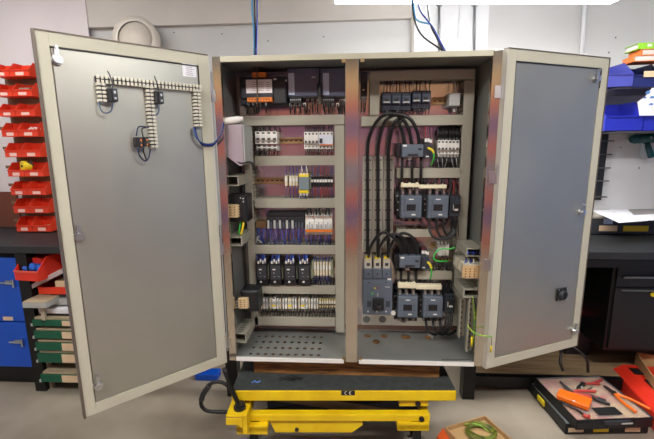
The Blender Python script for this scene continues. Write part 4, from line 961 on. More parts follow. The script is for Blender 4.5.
# wire scraps on the mat
for k in range(9):
    x0 = random.uniform(278, 296); y0 = random.uniform(376.5, 381); P = []
    for j in range(5):
        P.append(onZ(x0+j*random.uniform(2, 4.2), y0+random.uniform(-1.8, 1.8), TZ+.003+.0004*k))
    b = MB(); b.tube(P, .0014, 5); b.build('wire_scrap', black2, label='short black wire scrap in the small pile on the lift table mat', cat='wire scrap', group='pile of black wire scraps', smooth=True)
P = [onZ(x, y, TZ+.003) for x, y in ((252, 382.6), (255, 381), (257, 382.4), (260.5, 381))]; b = MB(); b.tube(P, .003, 5); b.build('blue_scrap', M('scrap_blue', (90, 130, 200), .5), label='tiny pale blue scrap on the left of the lift table mat', cat='scrap', smooth=True)

# ------------------------------------------------------------------ left bench and what is on it
BZ = .93
def bench(x0, x1, yf, label, posts, BZ=.93):
    t = thing('workbench', label, 'workbench', ((x0+x1)/2, (yf+WY)/2, 0))
    b = MB(); b.box(x0, x1, yf, WY-.045, BZ-.045, BZ); b.build('bench_top', bench_m, t, bevel=.004)
    for x in posts:
        b = MB(); b.box(x-.035, x+.035, yf-.0, yf+.07, 0, BZ-.045); b.build('leg', blk_metal, t)
        b = MB(); b.box(x-.035, x+.035, WY-.12, WY-.05, 0, BZ-.045); b.build('leg', blk_metal, t)
    b = MB(); b.box(x0, x1, WY-.05, WY-.042, .02, BZ-.045); b.build('back_board', blk_metal, t)
    return t
lb_ = bench(-3.2, -.70, .43, 'long black workbench behind the left door', (-1.985, -.74), .952)
b = MB(); b.box(-1.95, -.776, .52, WY-.06, .735, .75); b.build('shelf', blk_metal, lb_)
# blue cabinet
t = thing('blue_tool_cabinet', 'bright blue metal cabinet under the left end of the bench', 'cabinet', (-2.4, .7, .0))
b = MB(); b.box(-3.0, -2.025, .50, 1.05, .10, BZ-.05); b.box(-3.0, -2.03, .52, 1.0, .0, .10); b.build('cabinet_body', blk_metal, t)
zs = onY(18, 322, .48).z
for (z0, z1, lx, ly, lb) in ((zs+.004, BZ-.06, 9.5, 282, 'upper'), (.135, zs-.004, 18.5, 341, 'lower')):
    b = MB(); b.box(-3.0, -2.055, .48, .50, z0, z1); d = b.build('door', bluedoor, t, bevel=.003)
    p = onY(lx, ly, .48); b = MB(); b.box(p.x-.02, p.x+.03, .468, .48, p.z-.012, p.z+.012); b.cyl((p.x-.045, .462, p.z), (p.x+.03, .462, p.z), .006, 8); b.box(p.x+.03, p.x+.042, .462, .48, p.z-.03, p.z+.02); b.build('latch', chrome, d)
p = onY(10, 318.5, .48); b = MB(); b.box(p.x-.045, p.x+.02, .4785, .48, p.z-.012, p.z+.012); b.build('paper_label', card, t)
# hopper bins
def bin_mesh(b, x0, x1, y0, y1, z0, z1, k=.003, lip=.45, cut=.4):
    yc = y0+(y1-y0)*cut; zl = z0+(z1-z0)*lip
    b.box(x0, x1, y0, y1, z0, z0+k); b.box(x0+k, x1-k, y1-k, y1, z0+k, z1); b.box(x0+k, x1-k, y0, y0+k, z0+k, zl)
    for a in (x0, x1-k): b.prism([(y0, z0+k), (y1, z0+k), (y1, z1), (yc, z1), (y0, zl)], 0, a, a+k)
    b.box(x0-.002, x1+.002, yc, y1, z1-.004, z1); b.box(x0+.002, x1-.002, y0-.004, y0, zl-.006, zl)
def hopper(name, x0, x1, y0, y1, z0, z1, m, label, group=None, lab=None, **kw):
    t = thing(name, label, 'storage bin', ((x0+x1)/2, (y0+y1)/2, z0), group)
    b = MB()
    yc = y0+(y1-y0)*.4; zl = z0+(z1-z0)*.5; k = .003
    b.box(x0, x1, y0, y1, z0, z0+k); b.box(x0+k, x1-k, y1-k, y1, z0+k, z1); b.box(x0+k, x1-k, y0, y0+k, z0+k, zl)
    for a in (x0, x1-k): b.prism([(y0, z0+k), (y1, z0+k), (y1, z1), (yc, z1), (y0, zl)], 0, a, a+k)
    b.box(x0-.0, x0+.006, yc, y1, z1, z1+.003); b.box(x1-.006, x1, yc, y1, z1, z1+.003); b.build('bin_body', m, t)
    b = MB(); b.box(x0, x1, y0-.005, y0, zl-.007, zl); b.build('bin_rim', m, t)
    if lab:
        w = (x1-x0)*lab; cx = (x0+x1)/2; b = MB(); b.box(cx-w/2, cx+w/2, y0-.0015, y0, z0+.006, z0+(zl-z0)*.6); b.build('label_card', M('bin_card', (238, 196, 186), .7), t)
    return t
BY = .85
xa, xb_, xc = onY(10.5, 150, BY).x, onY(27, 150, BY).x, onY(46, 150, BY).x
rows = [(62, 76), (82.5, 96), (103, 116), (122.5, 136.5), (143, 157), (163, 176.5), (182.5, 195), (200, 213), (218.5, 231.5)]
nm = ('top', 'second', 'third', 'fourth', 'fifth', 'sixth', 'seventh', 'eighth', 'lowest')
for i, (ya, yb) in enumerate(rows):
    z0 = onY(28, yb, BY-.05).z; z1 = onY(28, ya, BY-.05).z
    for j, (p, q) in enumerate(((xa, xb_), (xb_, xc))):
        hopper('storage_bin', p+.002, q-.002, BY-.05, BY+.05, z0, z1, red_bin, '%s red storage bin in the %s row of the wall rack' % (('left', 'right')[j], nm[i]), 'red wall bins', lab=.42)
b = MB(); b.box(onY(22, 150, BY+.11).x, xc+.12, BY+.052, BY+.062, .955, onY(28, 62, BY).z-.01); 
for ya, yb in rows:
    z = onY(28, yb, BY-.05).z+.05; b.box(xa-.1, xc+.12, BY+.0505, BY+.052, z, z+.02)
t = b.build('rack_backing', brown, label='brown back panel carrying the red wall bins beside the left door', cat='rack panel')
b = MB(); b.box(onY(-10, 215, 1.0).x, onY(19, 215, 1.0).x, 1.0, 1.02, BZ+.024, onY(5, 192, 1.0).z); b.build('brown_board', redbrown, label='dark red-brown board standing on the bench left of the bins', cat='board')
# contents
p = onY(26, 166, BY-.02); t = thing('tape_reel', 'yellow item with black centre in the sixth-row left red bin', 'tape reel', (p.x, p.y, p.z-.03))
b = MB(); b.cyl(p+Vector((-.01, -.02, 0)), p+Vector((.012, .02, 0)), .034, 20); b.build('reel', yellow_p, t); b = MB(); b.cyl(p+Vector((-.011, -.024, 0)), p+Vector((-.0095, -.019, 0)), .008, 12); b.build('hub', black, t)
b = MB(); b.cyl(p+Vector((.01, .0, .012)), p+Vector((.035, .02, .02)), .02, 12); b.build('knob', M('dark_brown', (60, 40, 26), .6), t)
p = onY(33, 130, BY-.01)
for k in range(5):
    b = MB(); q = p+Vector((-.03+k*.014, -.01, -.006)); b.tube([q, q+Vector((.02, .01, .022)), q+Vector((.035, .0, .008))], .0045, 6); b.build('cable_sleeve', (white, M('pinkish', (220, 150, 150), .5))[k % 2], label='pale plastic piece heaped in the fourth-row right red bin', cat='plastic part', group='pale parts in a red bin', smooth=True)
p = onY(26, 89, BY+.0); b = MB(); b.cham(p.x-.035, p.x+.035, p.y-.02, p.y+.03, p.z-.03, p.z+.006, .004); b.build('small_box', M('greige', (150, 136, 120), .7), label='grey-beige box inside the second-row right red bin', cat='box')
p = onY(50, 226, BY-.01); b = MB(); b.cyl(p+Vector((-.03, 0, -.01)), p+Vector((.02, .01, -.004)), .018, 12); b.build('wooden_plug', card, label='tan cylindrical piece inside the lowest right red bin', cat='plug')

# under the bench
p0 = onY(15.5, 274, .46); p1 = onY(42, 250, .46)
t = thing('large_storage_bin', 'large red open bin with blue cloth under the bench top', 'storage bin', (-1.93, .6, .75))
x0, x1, z0, z1 = -2.062+.125, -1.62, .751, .875
x0 = onY(15.5, 262, .42).x; x1 = onY(42, 262, .42).x
R_ = Matrix.Translation((x0, .40, .752)) @ Matrix.Rotation(-.12, 4, 'Z'); w = x1-x0
b = MB(R_); k = .004; dd = .36; hh = .135
b.box(0, w, 0, dd, 0, k); b.box(k, w-k, dd-k, dd, k, hh); b.box(k, w-k, 0, k, k, .06)
for a in (0, w-k): b.prism([(0, k), (dd, k), (dd, hh), (.07, hh), (0, .06)], 0, a, a+k)
b.build('bin_body', M('red_plastic_big', (226, 48, 26), .4), t)
b = MB(R_); b.box(0, w, -.006, 0, .052, .061); b.build('bin_rim', M('rim_pinkish', (226, 96, 80), .4), t)
b = MB(R_); random.seed(3)
for k in range(7):
    cx, cy = .035+k*.017, .05+.02*(k % 3); b.lathe([(0, .03), (.016, .024), (.024, .008), (.02, -.012), (0, -.02)], (cx, cy, .055+.006*(k % 2)), (.3, -.2, 1), 8)
b.build('blue_cloth', bluecloth, label='crumpled blue cloth lying in the large red bin', cat='cloth', smooth=True)
b = MB(R_); b.prism([(.03, .078), (.12, .08), (.105, .115), (.06, .12), (.028, .112)], 1, .08, .16); b.build('red_block', M('red_soft', (206, 44, 34), .5), label='small red lump lying above the blue cloth in the large bin', cat='block', bevel=.006)
b2p = [onY(29, 288, .44), onY(62, 271, .44)]
t = thing('divider_tray', 'pale translucent divider strip tray leaning below the large red bin', 'tray', b2p[0])
d = (b2p[1]-b2p[0]); ang = math.atan2(d.z, d.x); L = d.length
R2 = Matrix.Translation(b2p[0]) @ Matrix.Rotation(-ang, 4, 'Y'); 
b = MB(R2); b.box(0, L, 0, .13, -.012, .010); b.build('tray_base', M('pale_lilac', (190, 172, 172), .4), t)
b = MB(R2)
for k in range(5): b.box(L*(k+.08)/5, L*(k+.92)/5, -.001, .12, .010, .014)
b.build('tray_lids', M('pale_pink', (214, 200, 198), .35), t)
hopper('storage_bin', onY(38, 288, .46).x, onY(60, 288, .46).x+.05, .46, .62, onY(45, 294, .46).z, onY(45, 283, .46).z+.02, red_bin, 'red storage bin lying below the pale divider tray')
# tray rack
t = thing('tray_rack', 'beige upright rack holding green sheet trays beside the left door', 'rack', (-1.75, .6, 0))
rx = onY(37, 330, .46).x+.035
for y in (.46, .86):
    b = MB(); b.box(rx-.012, rx+.006, y, y+.03, 0, .60); b.build('rack_post', M('post_beige', (184, 172, 150), .5), t)
b = MB(); b.box(-1.30, -1.27, .46, .49, 0, .60); b.build('rack_post', M('post_beige', (0, 0, 0)), t)
tr = [(319.5, 326), (330.5, 338.5), (342, 350.5), (353, 362.5), (374, 382)]
for i, (ya, yb) in enumerate(tr):
    Yf = .40; z1, z0 = onY(50, ya, Yf).z, onY(50, yb, Yf).z; X0 = rx-.005; X1 = -1.32
    t = thing('green_tray', ('topmost', 'second', 'third', 'fourth', 'lowest')[i]+' green metal tray in the rack beside the left door', 'tray', ((X0+X1)/2, .6, z0), 'green trays in the rack')
    zz0, zz1 = z0, z1-.006
    b = MB(); b.box(X0, X1, Yf, Yf+.012, zz0, zz1); b.box(X0, X1, Yf+.012, .84, zz0, zz0+.004); b.box(X0, X0+.004, Yf+.012, .84, zz0+.004, zz1); b.build('tray_body', green_tray, t)
    xm = onY(62, (ya+yb)/2, Yf).x; b = MB(); b.box(xm, xm+.10, Yf-.002, Yf, zz0+.002, zz1-.001); b.build('label_card', card, t)
    b = MB(); b.box(X0+.006, X1, Yf+.015, .83, zz0+.004, zz1+.012); b.build('tray_filling', tray_beige, t)
    b = MB(); b.box(X0-.012, X0-.001, Yf+.0, Yf+.04, zz0-.004, zz0+.012); b.build('corner_clip', lgrey, t)
def slab(x0, y0, x1, y1, Y, dep, m, label, cat, name, bev=.002, m2=None):
    X0, X1, Z0, Z1 = rc(x0, y0, x1, y1, Y); b = MB(); b.box(X0, X1+.2, Y, Y+dep, Z0, Z1); return b.build(name, m, label=label, cat=cat, bevel=bev)
X0, X1, Z0, Z1 = rc(22.5, 302.5, 46, 308, .36)
t = thing('shallow_box', 'beige shallow box with pale edge jutting out above the green trays', 'box', ((X0+X1)/2, .45, Z0))
b = MB(); b.box(X0, X1, .36, .60, Z0, Z1-.002); b.build('box_edge', lgrey, t); b = MB(); b.box(X0+.002, X1-.002, .362, .6, Z1-.002, Z1+.003); b.build('box_lid', tray_beige, t)
b = MB(); b.box(X0+.07, X0+.09, .40, .42, onY(37, 323, .40).z, Z0); b.build('box_prop', M('post_beige', (0, 0, 0)), t)
slab(55, 281, 66, 288, .47, .2, card, 'tan board at the top of the stack beside the left door', 'board', 'tan_board')
slab(50, 290, 66, 296.5, .47, .2, charcoal, 'black flat box with grey top in the stack beside the left door', 'box', 'flat_box')
slab(54, 298.5, 68, 305, .46, .2, lgrey, 'light grey drawer with tan label beside the left door', 'drawer', 'small_drawer')  # a small drawer, drawn as one plain slab
slab(39, 309, 68, 313.5, .43, .25, paper, 'thick white paper stack above the black tray', 'paper stack', 'paper_stack')
slab(40, 314, 68, 319, .44, .25, black, 'black tray under the white paper stack', 'tray', 'black_tray')
p = onZ(213, 381, 0); b = MB(); b.box(p.x-.12, p.x+.03, p.y, p.y+.08, 0.0, .045); b.build('blue_crate', bluedoor, label='low blue crate on the floor behind the left door corner', cat='crate', bevel=.004)

# ------------------------------------------------------------------ right bench
rb_ = bench(.62, 3.2, .47, 'black workbench behind the right door', (.70, 3.1))
b = MB(); b.box(.735, 3.06, .60, WY-.06, .08, .10); b.build('lower_shelf', shelfwood, rb_)
b = MB(); b.box(.735, 3.06, .56, .60, .03, .10); b.build('shelf_rail', blk_metal, rb_)
b = MB(); b.box(.60, 3.06, .47, .475, BZ-.09, BZ-.047); b.build('apron', blk_metal, rb_)
t = thing('drawer_cabinet', 'black metal drawer cabinet under the right bench', 'cabinet', (1.9, .85, .27))
cx0 = onY(608, 310, .6).x; b = MB(); zc = onY(640, 351, .6).z; b.box(cx0, 2.5, .60, 1.05, zc, BZ-.0455); b.build('cabinet_body', blk_metal, t, bevel=.003)
zz = [onY(640, y, .6).z for y in (264, 287, 349)]
for i in range(2):
    b = MB(); b.box(cx0+.02, 2.45, .588, .60, zz[i+1]+.004, zz[i]-.004); d = b.build('drawer' if i == 0 else 'door', black, t, bevel=.003)
    zz_ = onY(640, (277, 290.5)[i], .58).z; b = MB(); b.box(cx0+.05, 2.40, .572, .588, zz_-(.007, .003)[i], zz_+(.004, .002)[i]); b.build('handle', M('handle_alu', (150, 152, 150), .3, .8), d)
p = onY(653.5, 295, .57); b = MB(); b.cyl(p, p+Vector((0, .01, 0)), .012, 12); b.build('key_tag', yellow_p, t)
X0, X1, Z0, Z1 = rc(577, 308, 593, 345, .85)
t = thing('black_device', 'black box with a red top panel under the right bench behind the door', 'device', ((X0+X1)/2, .9, .1))
b = MB(); b.cham(X0-.06, X1, .85, 1.05, .101, Z1-.02, .006); b.build('device_body', black, t); b = MB(); b.prism([(.845, Z1-.05), (.848, Z1-.05), (.848, Z1-.02), (1.04, Z1-.02), (1.04, Z1+.015), (.95, Z1+.01)], 0, X0-.05, X1-.004); b.build('red_top', M('red_dull', (170, 56, 40), .5), t)
cable('shelf_strap', [(557, 345, .54), (561, 353, .53), (560, 362, .50), (563, 371, .48)], .008, black2, 'black strap hanging off the shelf edge below the right door')
cable('shelf_strap', [(570, 345, .55), (580, 352, .52), (587, 360, .5), (588, 372, .5)], .008, black2, 'black strap curving right in front of the shelf toward the toolbox')
# toolbox with papers on the bench
t = thing('hard_toolbox', 'black hard toolbox with yellow and tan labels under loose papers', 'toolbox', (1.85, 1.0, BZ))
TY = .90; X0, X1, Z0, Z1 = rc(590, 216.5, 654, 235, TY)
b = MB(); b.cham(X0, X0+.55, TY, TY+.2, BZ+.001, Z1-.02, .008); b.build('box_body', charcoal, t)
b = MB(); b.cham(X0+.002, X0+.548, TY-.002, TY+.2, Z1-.018, Z1+.006, .006); b.build('box_lid', M('lid_greige', (150, 146, 134), .5), t)
for a, c, y0, y1, m, nme in ((599, 617, 225.5, 231, card, 'tan_label'), (623, 648, 225.8, 231.2, yellow_p, 'yellow_label'), (603.5, 612.5, 219, 224, chrome, 'latch')):
    b = MB(); A = rc(a, y0, c, y1, TY); b.box(A[0], A[1], TY-.005, TY, A[2], A[3]); b.build(nme, m, t)
def sheet(name, pts, z, m, label, th=.0015):
    P = [onZ(x, y, z) for x, y in pts]; b = MB(); n = len(P)
    b.add([(p.x, p.y, z) for p in P]+[(p.x, p.y, z+th) for p in P], [tuple(range(n)), tuple(range(n, 2*n))]+[(i, (i+1) % n, n+(i+1) % n, n+i) for i in range(n)])
    return b.build(name, m, label=label, cat='paper')
pz = Z1+.0065
sheet('paper_sheet', [(591, 210.5), (626, 209), (648, 221), (619, 223)], pz, paper, 'white sheet lying leftmost on the hard toolbox')
sheet('paper_sheet', [(609, 208.5), (668, 207), (668, 220), (627, 221)], pz+.003, paper, 'large white sheet spread on the right of the toolbox')
o = sheet('printed_photo', [(628, 209.5), (668, 208.5), (668, 213.5), (634, 215)], pz+.0055, M('print_grey', (140, 136, 134), .6), 'grey printed picture on the papers above the toolbox')
# blue bins and books on the wall rack
SY = .78
def bigbin(x0, x1, ya, yb, m, label, lab=False, dep=.22):
    X0, X1, Z0, Z1 = rc(x0, ya, x1, yb, SY); return hopper('blue_storage_bin', X0, X1, SY, SY+dep, Z0, Z1, m, label, 'blue wall bins', lab=None), (X0, X1, Z0, Z1)
t, q = bigbin(609, 634, 60.5, 86.5, blue_bin2, 'worn violet-blue bin in the upper row touching the right door')
t, q = bigbin(634.6, 662, 62, 87, dkblue, 'dark blue bin in the upper row with a tan label, at the right edge')
b = MB(); p = onY(643, 75, SY); b.box(p.x, p.x+.14, SY-.008, SY-.0055, q[2]+.055, q[2]+.088); b.build('label_card', card, t)
t, q = bigbin(606, 644, 101, 130.5, blue_bin, 'bright blue bin in the lower row beside the right door')
t, q2 = bigbin(645, 680, 101, 130.5, blue_bin, 'bright blue bin in the lower row cut by the right edge')
b = MB(); A = rc(641, 88, 672, 115.5, SY-.012); b.prism([(A[0], A[2]), (A[1], A[2]), (A[1], A[3]), (A[0]+.05, A[3]), (A[0]+.02, (A[2]+A[3])/2+.03), (A[0]-.02, (A[2]+A[3])/2)], 1, SY-.014, SY-.012)
pp = b.build('leaflet', paper, label='white leaflet with blue blotches hanging over the bright blue bins', cat='leaflet')
b = MB()
for a, y, w, h in ((648, 92, .03, .02), (652, 97, .035, .014), (645, 97.5, .02, .01), (651, 104, .03, .012), (656, 110, .02, .012)):
    p = onY(a, y, SY-.015); b.prism([(p.x-w/2, p.z-h/2), (p.x+w*.3, p.z-h*.6), (p.x+w/2, p.z+h*.2), (p.x-w*.1, p.z+h/2)], 1, SY-.0146, SY-.014)
b.build('blue_blotches', M('blotch_blue', (90, 130, 190), .7), pp)
t = thing('bin_rack', 'grey wall rack rails carrying the blue bins', 'rack', (1.8, 1.0, 1.4))
for ya in (87, 131): z = onY(640, ya, SY).z; b = MB(); b.box(onY(611, ya, 1.0).x-.1, 2.3, SY+.01, WY, z-.006, z-.001); b.build('rack_shelf', M('rack_grey', (110, 108, 108), .5), t)
bk = [((636.5, 60.5), 626, 'lower orange book of the pile above the blue bins', org_book, 56.3, 61.5), ((0, 0), 633.5, 'middle orange-spined book with white pages above the blue bins', org_book, 50.2, 56), ((0, 0), 630.5, 'lime green book on top of the pile above the blue bins', lime, 43, 50.2)]
zb = onY(645, 61.8, SY).z
for k, (_, px, lb, m, ya, yb) in enumerate(bk):
    h = .033; X0 = onY(px, (ya+yb)/2, SY+.02).x+.03; z = zb+.003+k*(h+.001); t = thing('book', lb, 'book', (X0+.12, SY+.1, z), 'books above the blue bins')
    R3 = Matrix.Translation((X0, SY+.0, z)) @ Matrix.Rotation(-.12+.06*k, 4, 'Z')
    b = MB(R3); b.box(0, .30, 0, .12, 0, .003); b.box(0, .30, 0, .12, h-.003, h); b.box(0, .006 if m != lime else .30, 0, .004 if m == lime else .12, .003, h-.003); b.build('cover', m, t)
    b = MB(R3); b.box(.007, .296, .005, .116, .003, h-.003); b.build('pages', pages, t)
    if m == lime: b = MB(R3); b.box(.05, .075, -.001, 0, .012, .026); b.build('spine_mark', white, t)
# black peg strip
X0, X1, Z0, Z1 = rc(598, 126, 607, 200, WY-.03); X0 = onY(601, 160, WY-.03).x-.035; X1 = onY(603.5, 165, WY-.03).x+.012
t = thing('peg_strip', 'black upright strip with pegs on the wall right of the right door', 'peg strip', ((X0+X1)/2, WY-.02, Z0))
b = MB(); b.box(X0-.02, X1, WY-.03, WY, Z0, Z1); b.build('strip', black, t)
for y in (141, 154.5, 168, 181, 197): p = onY(604, y, WY-.04); b = MB(); b.box(X1-.05, X1+.03, WY-.045, WY-.03, p.z-.004, p.z+.004); b.build('peg', M('peg_grey', (86, 80, 74), .5), t)
# teal tool
c0 = onY(631, 139, WY-.08); c1 = onY(672, 137, WY-.08)
t = thing('hand_tool', 'dark teal pistol-shaped tool hanging on the wall under the blue bins', 'tool', (c0.x+.1, WY-.08, c0.z-.1))
b = MB(); b.cyl(c0+Vector((.03, 0, 0)), c1, .030, 16); b.cyl(c0, c0+Vector((.03, 0, 0)), .024, 16, r1=.034); b.build('tool_body', teal, t, smooth=True)
g0 = onY(646, 141, WY-.08); g1 = onY(651.5, 157, WY-.08); b = MB(); b.cyl(g0, g1, .017, 12, r1=.021); b.build('grip', teal, t, smooth=True)
b = MB(); b.tube([onY(*q) for q in ((629, 134, WY-.04), (628, 139, WY-.1), (630, 144, WY-.04))], .0025, 6); b.tube([onY(*q) for q in ((641, 142, WY-.03), (640, 156, WY-.05), (644, 157.5, WY-.08), (644.5, 144, WY-.1))], .0022, 6); b.tube([(c0.x+.02, WY, c0.z), (c0.x+.03, WY-.05, c0.z)], .004, 6); b.build('wire_holder', lgrey, t)
b = MB(); b.box(c0.x+.1, c0.x+.112, WY-.112, WY-.108, c0.z+.004, c0.z+.014); b.build('small_mark', lgrey, t)
for px, py in ((615.5, 37.5), (608.7, 52.5), (620.5, 147.5), (639, 168), (174, 32.5), (222, 34), (268, 41), (323.7, 36.8)):
    p = onY(px, py, WY); b = MB(); b.cyl((p.x, WY-.003, p.z), (p.x, WY+.001, p.z), .0045, 8); b.build('wall_screw', M('screw_brown', (80, 60, 44), .6), label='small dark screw head in the wall, '+dict(zip((615.5,608.7,620.5,639,174,222,268,323.7),('upper one between right door and books','lower one just above the right door corner','below the blue bins near the pegs','right of the peg strip above the papers','above the left door near the round cover','between round cover and strand of cables','right of the strand of blue cables','above the centre post')))[px], cat='screw', group='screw heads in the wall')

# ------------------------------------------------------------------ floor items right
def RX(x, y, z, a): return Matrix.Translation((x, y, z)) @ Matrix.Rotation(a, 4, 'Z')
def organizer(R, w, d, h, label, clear):
    o = R.translation; t = thing('organizer_case', label, 'organizer case', (o.x+w/2, o.y+d/2, o.z), 'stacked organizer cases')
    b = MB(R); k = .005
    b.box(0, w, 0, d, 0, k); b.box(0, w, 0, k, k, h); b.box(0, w, d-k, d, k, h); b.box(0, k, k, d-k, k, h); b.box(w-k, w, k, d-k, k, h); b.build('case_body', black, t, bevel=.003)
    if clear:
        b = MB(R)
        cols = 5
        for i in range(1, cols): b.box(k+(w-2*k)*i/cols, k+(w-2*k)*i/cols+.002, k, d-k, k, h-.014)
        b.build('dividers', charcoal, t)
        b = MB(R); b.box(k, w-k, k, d-k, h-.015, h-.012); b.build('parts_layer', M('parts_mix', (206, 168, 110), .7, rgb2=(190, 96, 84), scale=11, detail=1), t)
        b = MB(R); b.box(.008, w-.008, .008, d-.008, h-.008, h-.001); b.build('clear_lid', clearlid, t)
    else:
        b = MB(R); b.box(.006, w-.006, .006, d-.006, h-.006, h); b.build('grey_lid', M('lid_grey', (108, 112, 110), .4), t)
    for sx in (.12, .5, .85): b = MB(R); b.box(w*sx-.045, w*sx+.045, -.004, 0, h*.15, h*.8); c = b.build('front_latch', black, t)
    return t, c
Rl = RX(1.125, .195, .0005, .06); t, c = organizer(Rl, .44, .40, .062, 'lower organizer case with a yellow latch on its left side', False)
for sx, m, nme in ((.12, card, 'tan_label'), (.42, yellow_p, 'yellow_label'), (.80, card, 'tan_label')):
    b = MB(Rl); b.box(.44*sx-.04, .44*sx+.04, -.0065, -.0045, .018, .042); b.build(nme, m, t)
b = MB(Rl); b.box(-.008, 0, .20, .27, .02, .05); b.build('yellow_latch', yellow_p, t)
Ru = RX(1.15, .15, .063, .10); t, c = organizer(Ru, .41, .385, .058, 'upper organizer case with a clear lid and tools on top', True)
b = MB(Ru); b.box(.14, .27, .03, .09, .058, .0595); b.build('handle_recess', hole_m, t); b = MB(Ru); b.box(.14, .28, -.012, .0, .03, .05); b.build('carry_handle', charcoal, t); b = MB(Ru); b.box(.23, .29, -.014, -.012, .034, .042); b.build('pale_strip', lgrey, t)
LZ = .1225
def lz(x, y, h=0): return onZ(x, y, LZ+h)
def pliers(joint, head, hA, hB, m, label, mh=black, r=.008, zo=.008):
    J = lz(*joint, zo); Hd = lz(*head, zo); t = thing('pliers', label, 'pliers', (J.x, J.y, LZ), 'hand tools on the organizer case')
    b = MB(); d = (Hd-J); s = Vector((-d.y, d.x, 0)).normalized()*.009
    vs = [J+s*1.1, J-s*1.1, Hd-s*.35, Hd+s*.35]; b.add([v+Vector((0, 0, e)) for e in (-.006, .006) for v in vs], [(0, 1, 2, 3), (4, 5, 6, 7), (0, 1, 5, 4), (1, 2, 6, 5), (2, 3, 7, 6), (3, 0, 4, 7)]); b.cyl(J+Vector((0, 0, -.007)), J+Vector((0, 0, .008)), .013, 14); b.build('jaw', mh, t)
    for e in (hA, hB):
        E = lz(*e, zo); mid = J.lerp(E, .45)+Vector(((E-J).y, -(E-J).x, 0))*(.06 if e is hA else -.06)
        b = MB(); b.tube([J, mid, E], r, 8, sub=5); b.build('handle', m, t, smooth=True)
    return t
pliers((571, 392), (560, 381.5), (604, 399), (596, 391.5), M('tool_red', (188, 62, 52), .5), 'red-handled pliers with grey jaws, left of the clear lid', M('jaw_grey', (90, 84, 84), .4, .5))
pliers((583, 384), (577, 388), (602, 379.5), (600, 384), M('tool_darkred', (170, 50, 44), .5), 'short dark red pliers at the back of the clear lid', black, .006)
pliers((614, 393), (604, 386), (636, 412), (650, 409), orange_t, 'black-headed pliers with long orange handles on the right of the lid', black, .008)
pliers((590, 396), (577, 393.5), (610, 404.5), (606, 401), black, 'black-handled tool lying between the orange stripper and the red pliers', M('jaw_red', (160, 70, 60), .5), .009)
t = thing('wire_stripper', 'bright orange block-shaped stripping tool on the clear lid', 'tool', lz(573, 402))
P = [lz(559, 392, .004), lz(592, 402.5, .004), lz(588.5, 411.5, .004), lz(556, 399, .004)]; b = MB(); b.add([p+Vector((0, 0, e)) for e in (0, .026) for p in P], [(0, 1, 2, 3), (4, 5, 6, 7), (0, 1, 5, 4), (1, 2, 6, 5), (2, 3, 7, 6), (3, 0, 4, 7)]); b.build('tool_body', orange_t, t, bevel=.005)
b = MB(); b.tube([lz(560, 402, .006), lz(575, 409, .006), lz(584, 414.5, .006)], .007, 8); b.build('lever', black, t, smooth=True)
c = lz(574, 401, .031); b = MB(); b.box(c.x-.006, c.x+.006, c.y-.005, c.y+.005, c.z-.001, c.z+.0006); b.build('small_mark', white, t)
b = MB(); b.tube([lz(583, 415.5, .004), lz(590, 417, .004)], .010, 8); b.build('red_stopper', M('tool_red', (0, 0, 0)), label='red-orange cap at the front edge of the upper case', cat='stopper', smooth=True)
b = MB(); b.tube([lz(575, 413, .004), lz(560, 381.5, .004)], .002, 6) if False else b.tube([lz(584, 391.5, .006), lz(592, 387.5, .006)], .0035, 6); b.build('screwdriver_bit', charcoal, label='short dark driver bit near the red pliers', cat='bit', smooth=True)
b = MB(); b.tube([lz(579, 384.5, .007), lz(583, 388.5, .007)], .004, 6); b.build('silver_tip', chrome, label='small silver tip beside the dark red pliers', cat='metal tip', smooth=True)
# red case
t = thing('red_tool_case', 'large red-orange tool case lying at the right edge beside the organizers', 'tool case', (1.85, .35, 0))
Rc = RX(1.565, -.10, .0005, -.126); h = .135
b = MB(Rc); b.prism([(0, 0), (.30, 0), (.30, h*.75), (.26, h), (.06, h), (0, h*.72)], 1, .0, .80); b.build('case_body', red_case, t, bevel=.006)
b = MB(Rc); b.box(.065, .12, .68, .75, h, h+.004); b.build('latch_recess', black, t); b = MB(Rc); b.box(.085, .115, .52, .62, h, h+.006); b.build('latch_recess', black, t)
b = MB(Rc); b.box(.13, .20, .04, .52, h, h+.01); b.build('carry_handle', M('red_case_dark', (176, 34, 20), .45), t, bevel=.004)
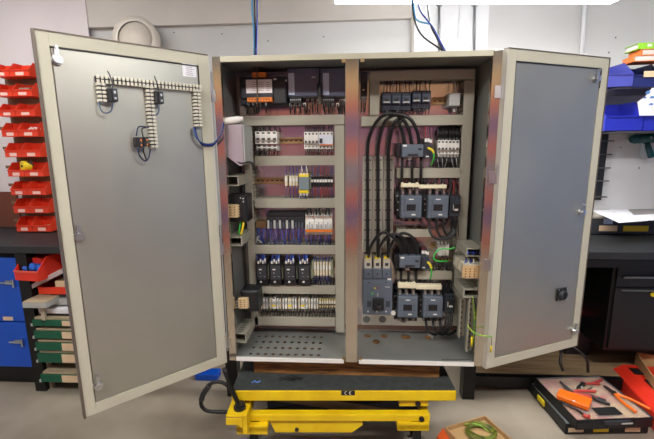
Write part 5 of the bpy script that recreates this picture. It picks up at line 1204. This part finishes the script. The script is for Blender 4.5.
# cardboard boxes
def carton(R, w, d, h, label, flaps=True):
    o = R.translation; t = thing('cardboard_box', label, 'box', (o.x, o.y, o.z)); k = .005; b = MB(R)
    b.box(0, w, 0, d, 0, k); b.box(0, w, 0, k, k, h); b.box(0, w, d-k, d, k, h); b.box(0, k, k, d-k, k, h); b.box(w-k, w, k, d-k, k, h); b.build('box_body', cardboard, t)
    return t
A = onZ(656, 381, .2); Bq = onZ(636, 352, .2); aq = math.atan2(-(Bq-A).x, (Bq-A).y)
t = carton(RX(A.x, A.y, .101, aq), .36, (Bq-A).length, .099, 'open cardboard box on the lower shelf at the right edge')
Rb = RX(.36, -.22, .0005, -.02)
P = [onZ(445, 427, .17), onZ(485, 415.3, .17), onZ(513, 441, .17)]
A, Bp, Cp = P; u1 = (Bp-A); v1 = (Cp-Bp)
ang = math.atan2(u1.y, u1.x); w = u1.length
Rb = RX(A.x, A.y, .0005, ang); R_inv = Rb
t = thing('cardboard_box', 'open cardboard box with yellow-green cable coil at the bottom edge', 'box', (A.x, A.y, 0)); dep = .36; k = .005
b = MB(Rb); b.box(0, w, -dep, 0, 0, k); b.box(0, w, -k, 0, k, .17); b.box(0, w, -dep, -dep+k, k, .17); b.box(0, k, -dep+k, -k, k, .17); b.box(w-k, w, -dep+k, -k, k, .17); b.build('box_body', cardboard, t)
b = MB(Rb); b.box(.006, w-.006, -dep+.006, -.006, .146, .149); b.build('box_flap', cardboard, t)
cc = onZ(480, 437, .13)
random.seed(11)
b = MB(); pts = []
for i in range(6*14): a = i*2*math.pi/14; r = .062+.008*math.sin(i*.37); pts.append((cc.x+r*math.cos(a)*1.0, cc.y-.01+r*math.sin(a)*.8, .154+.004*(i/14)+.004*math.sin(i*1.3)))
b.tube(pts, .0042, 6, sub=2); b.build('cable_coil', M('olive_cable', (120, 128, 34), .5, rgb2=(50, 66, 20), scale=30), label='coil of olive green and yellow cable inside the open cardboard box', cat='cable coil', smooth=True)
cable_pts = [onZ(464, 424.5, .16), onZ(472, 423.6, .175), onZ(481, 426, .17), onZ(490, 433, .15)]
b = MB(); b.tube(cable_pts, .003, 6); b.build('loose_cable', gy_m, label='loose yellow-green cable end arching over the cardboard box', cat='cable', smooth=True)
P = [onZ(437, 436, .15), onZ(443, 427, .15), onZ(450, 439, .15), onZ(446, 446, .15)]; b = MB(); b.add([p+Vector((0, 0, e)) for e in (-.1495, 0) for p in P], [(0, 1, 2, 3), (4, 5, 6, 7), (0, 1, 5, 4), (1, 2, 6, 5), (2, 3, 7, 6), (3, 0, 4, 7)]); b.build('orange_box', M('orange_box', (206, 84, 30), .5), label='small orange-brown box beside the cardboard box at the bottom edge', cat='box', bevel=.003)
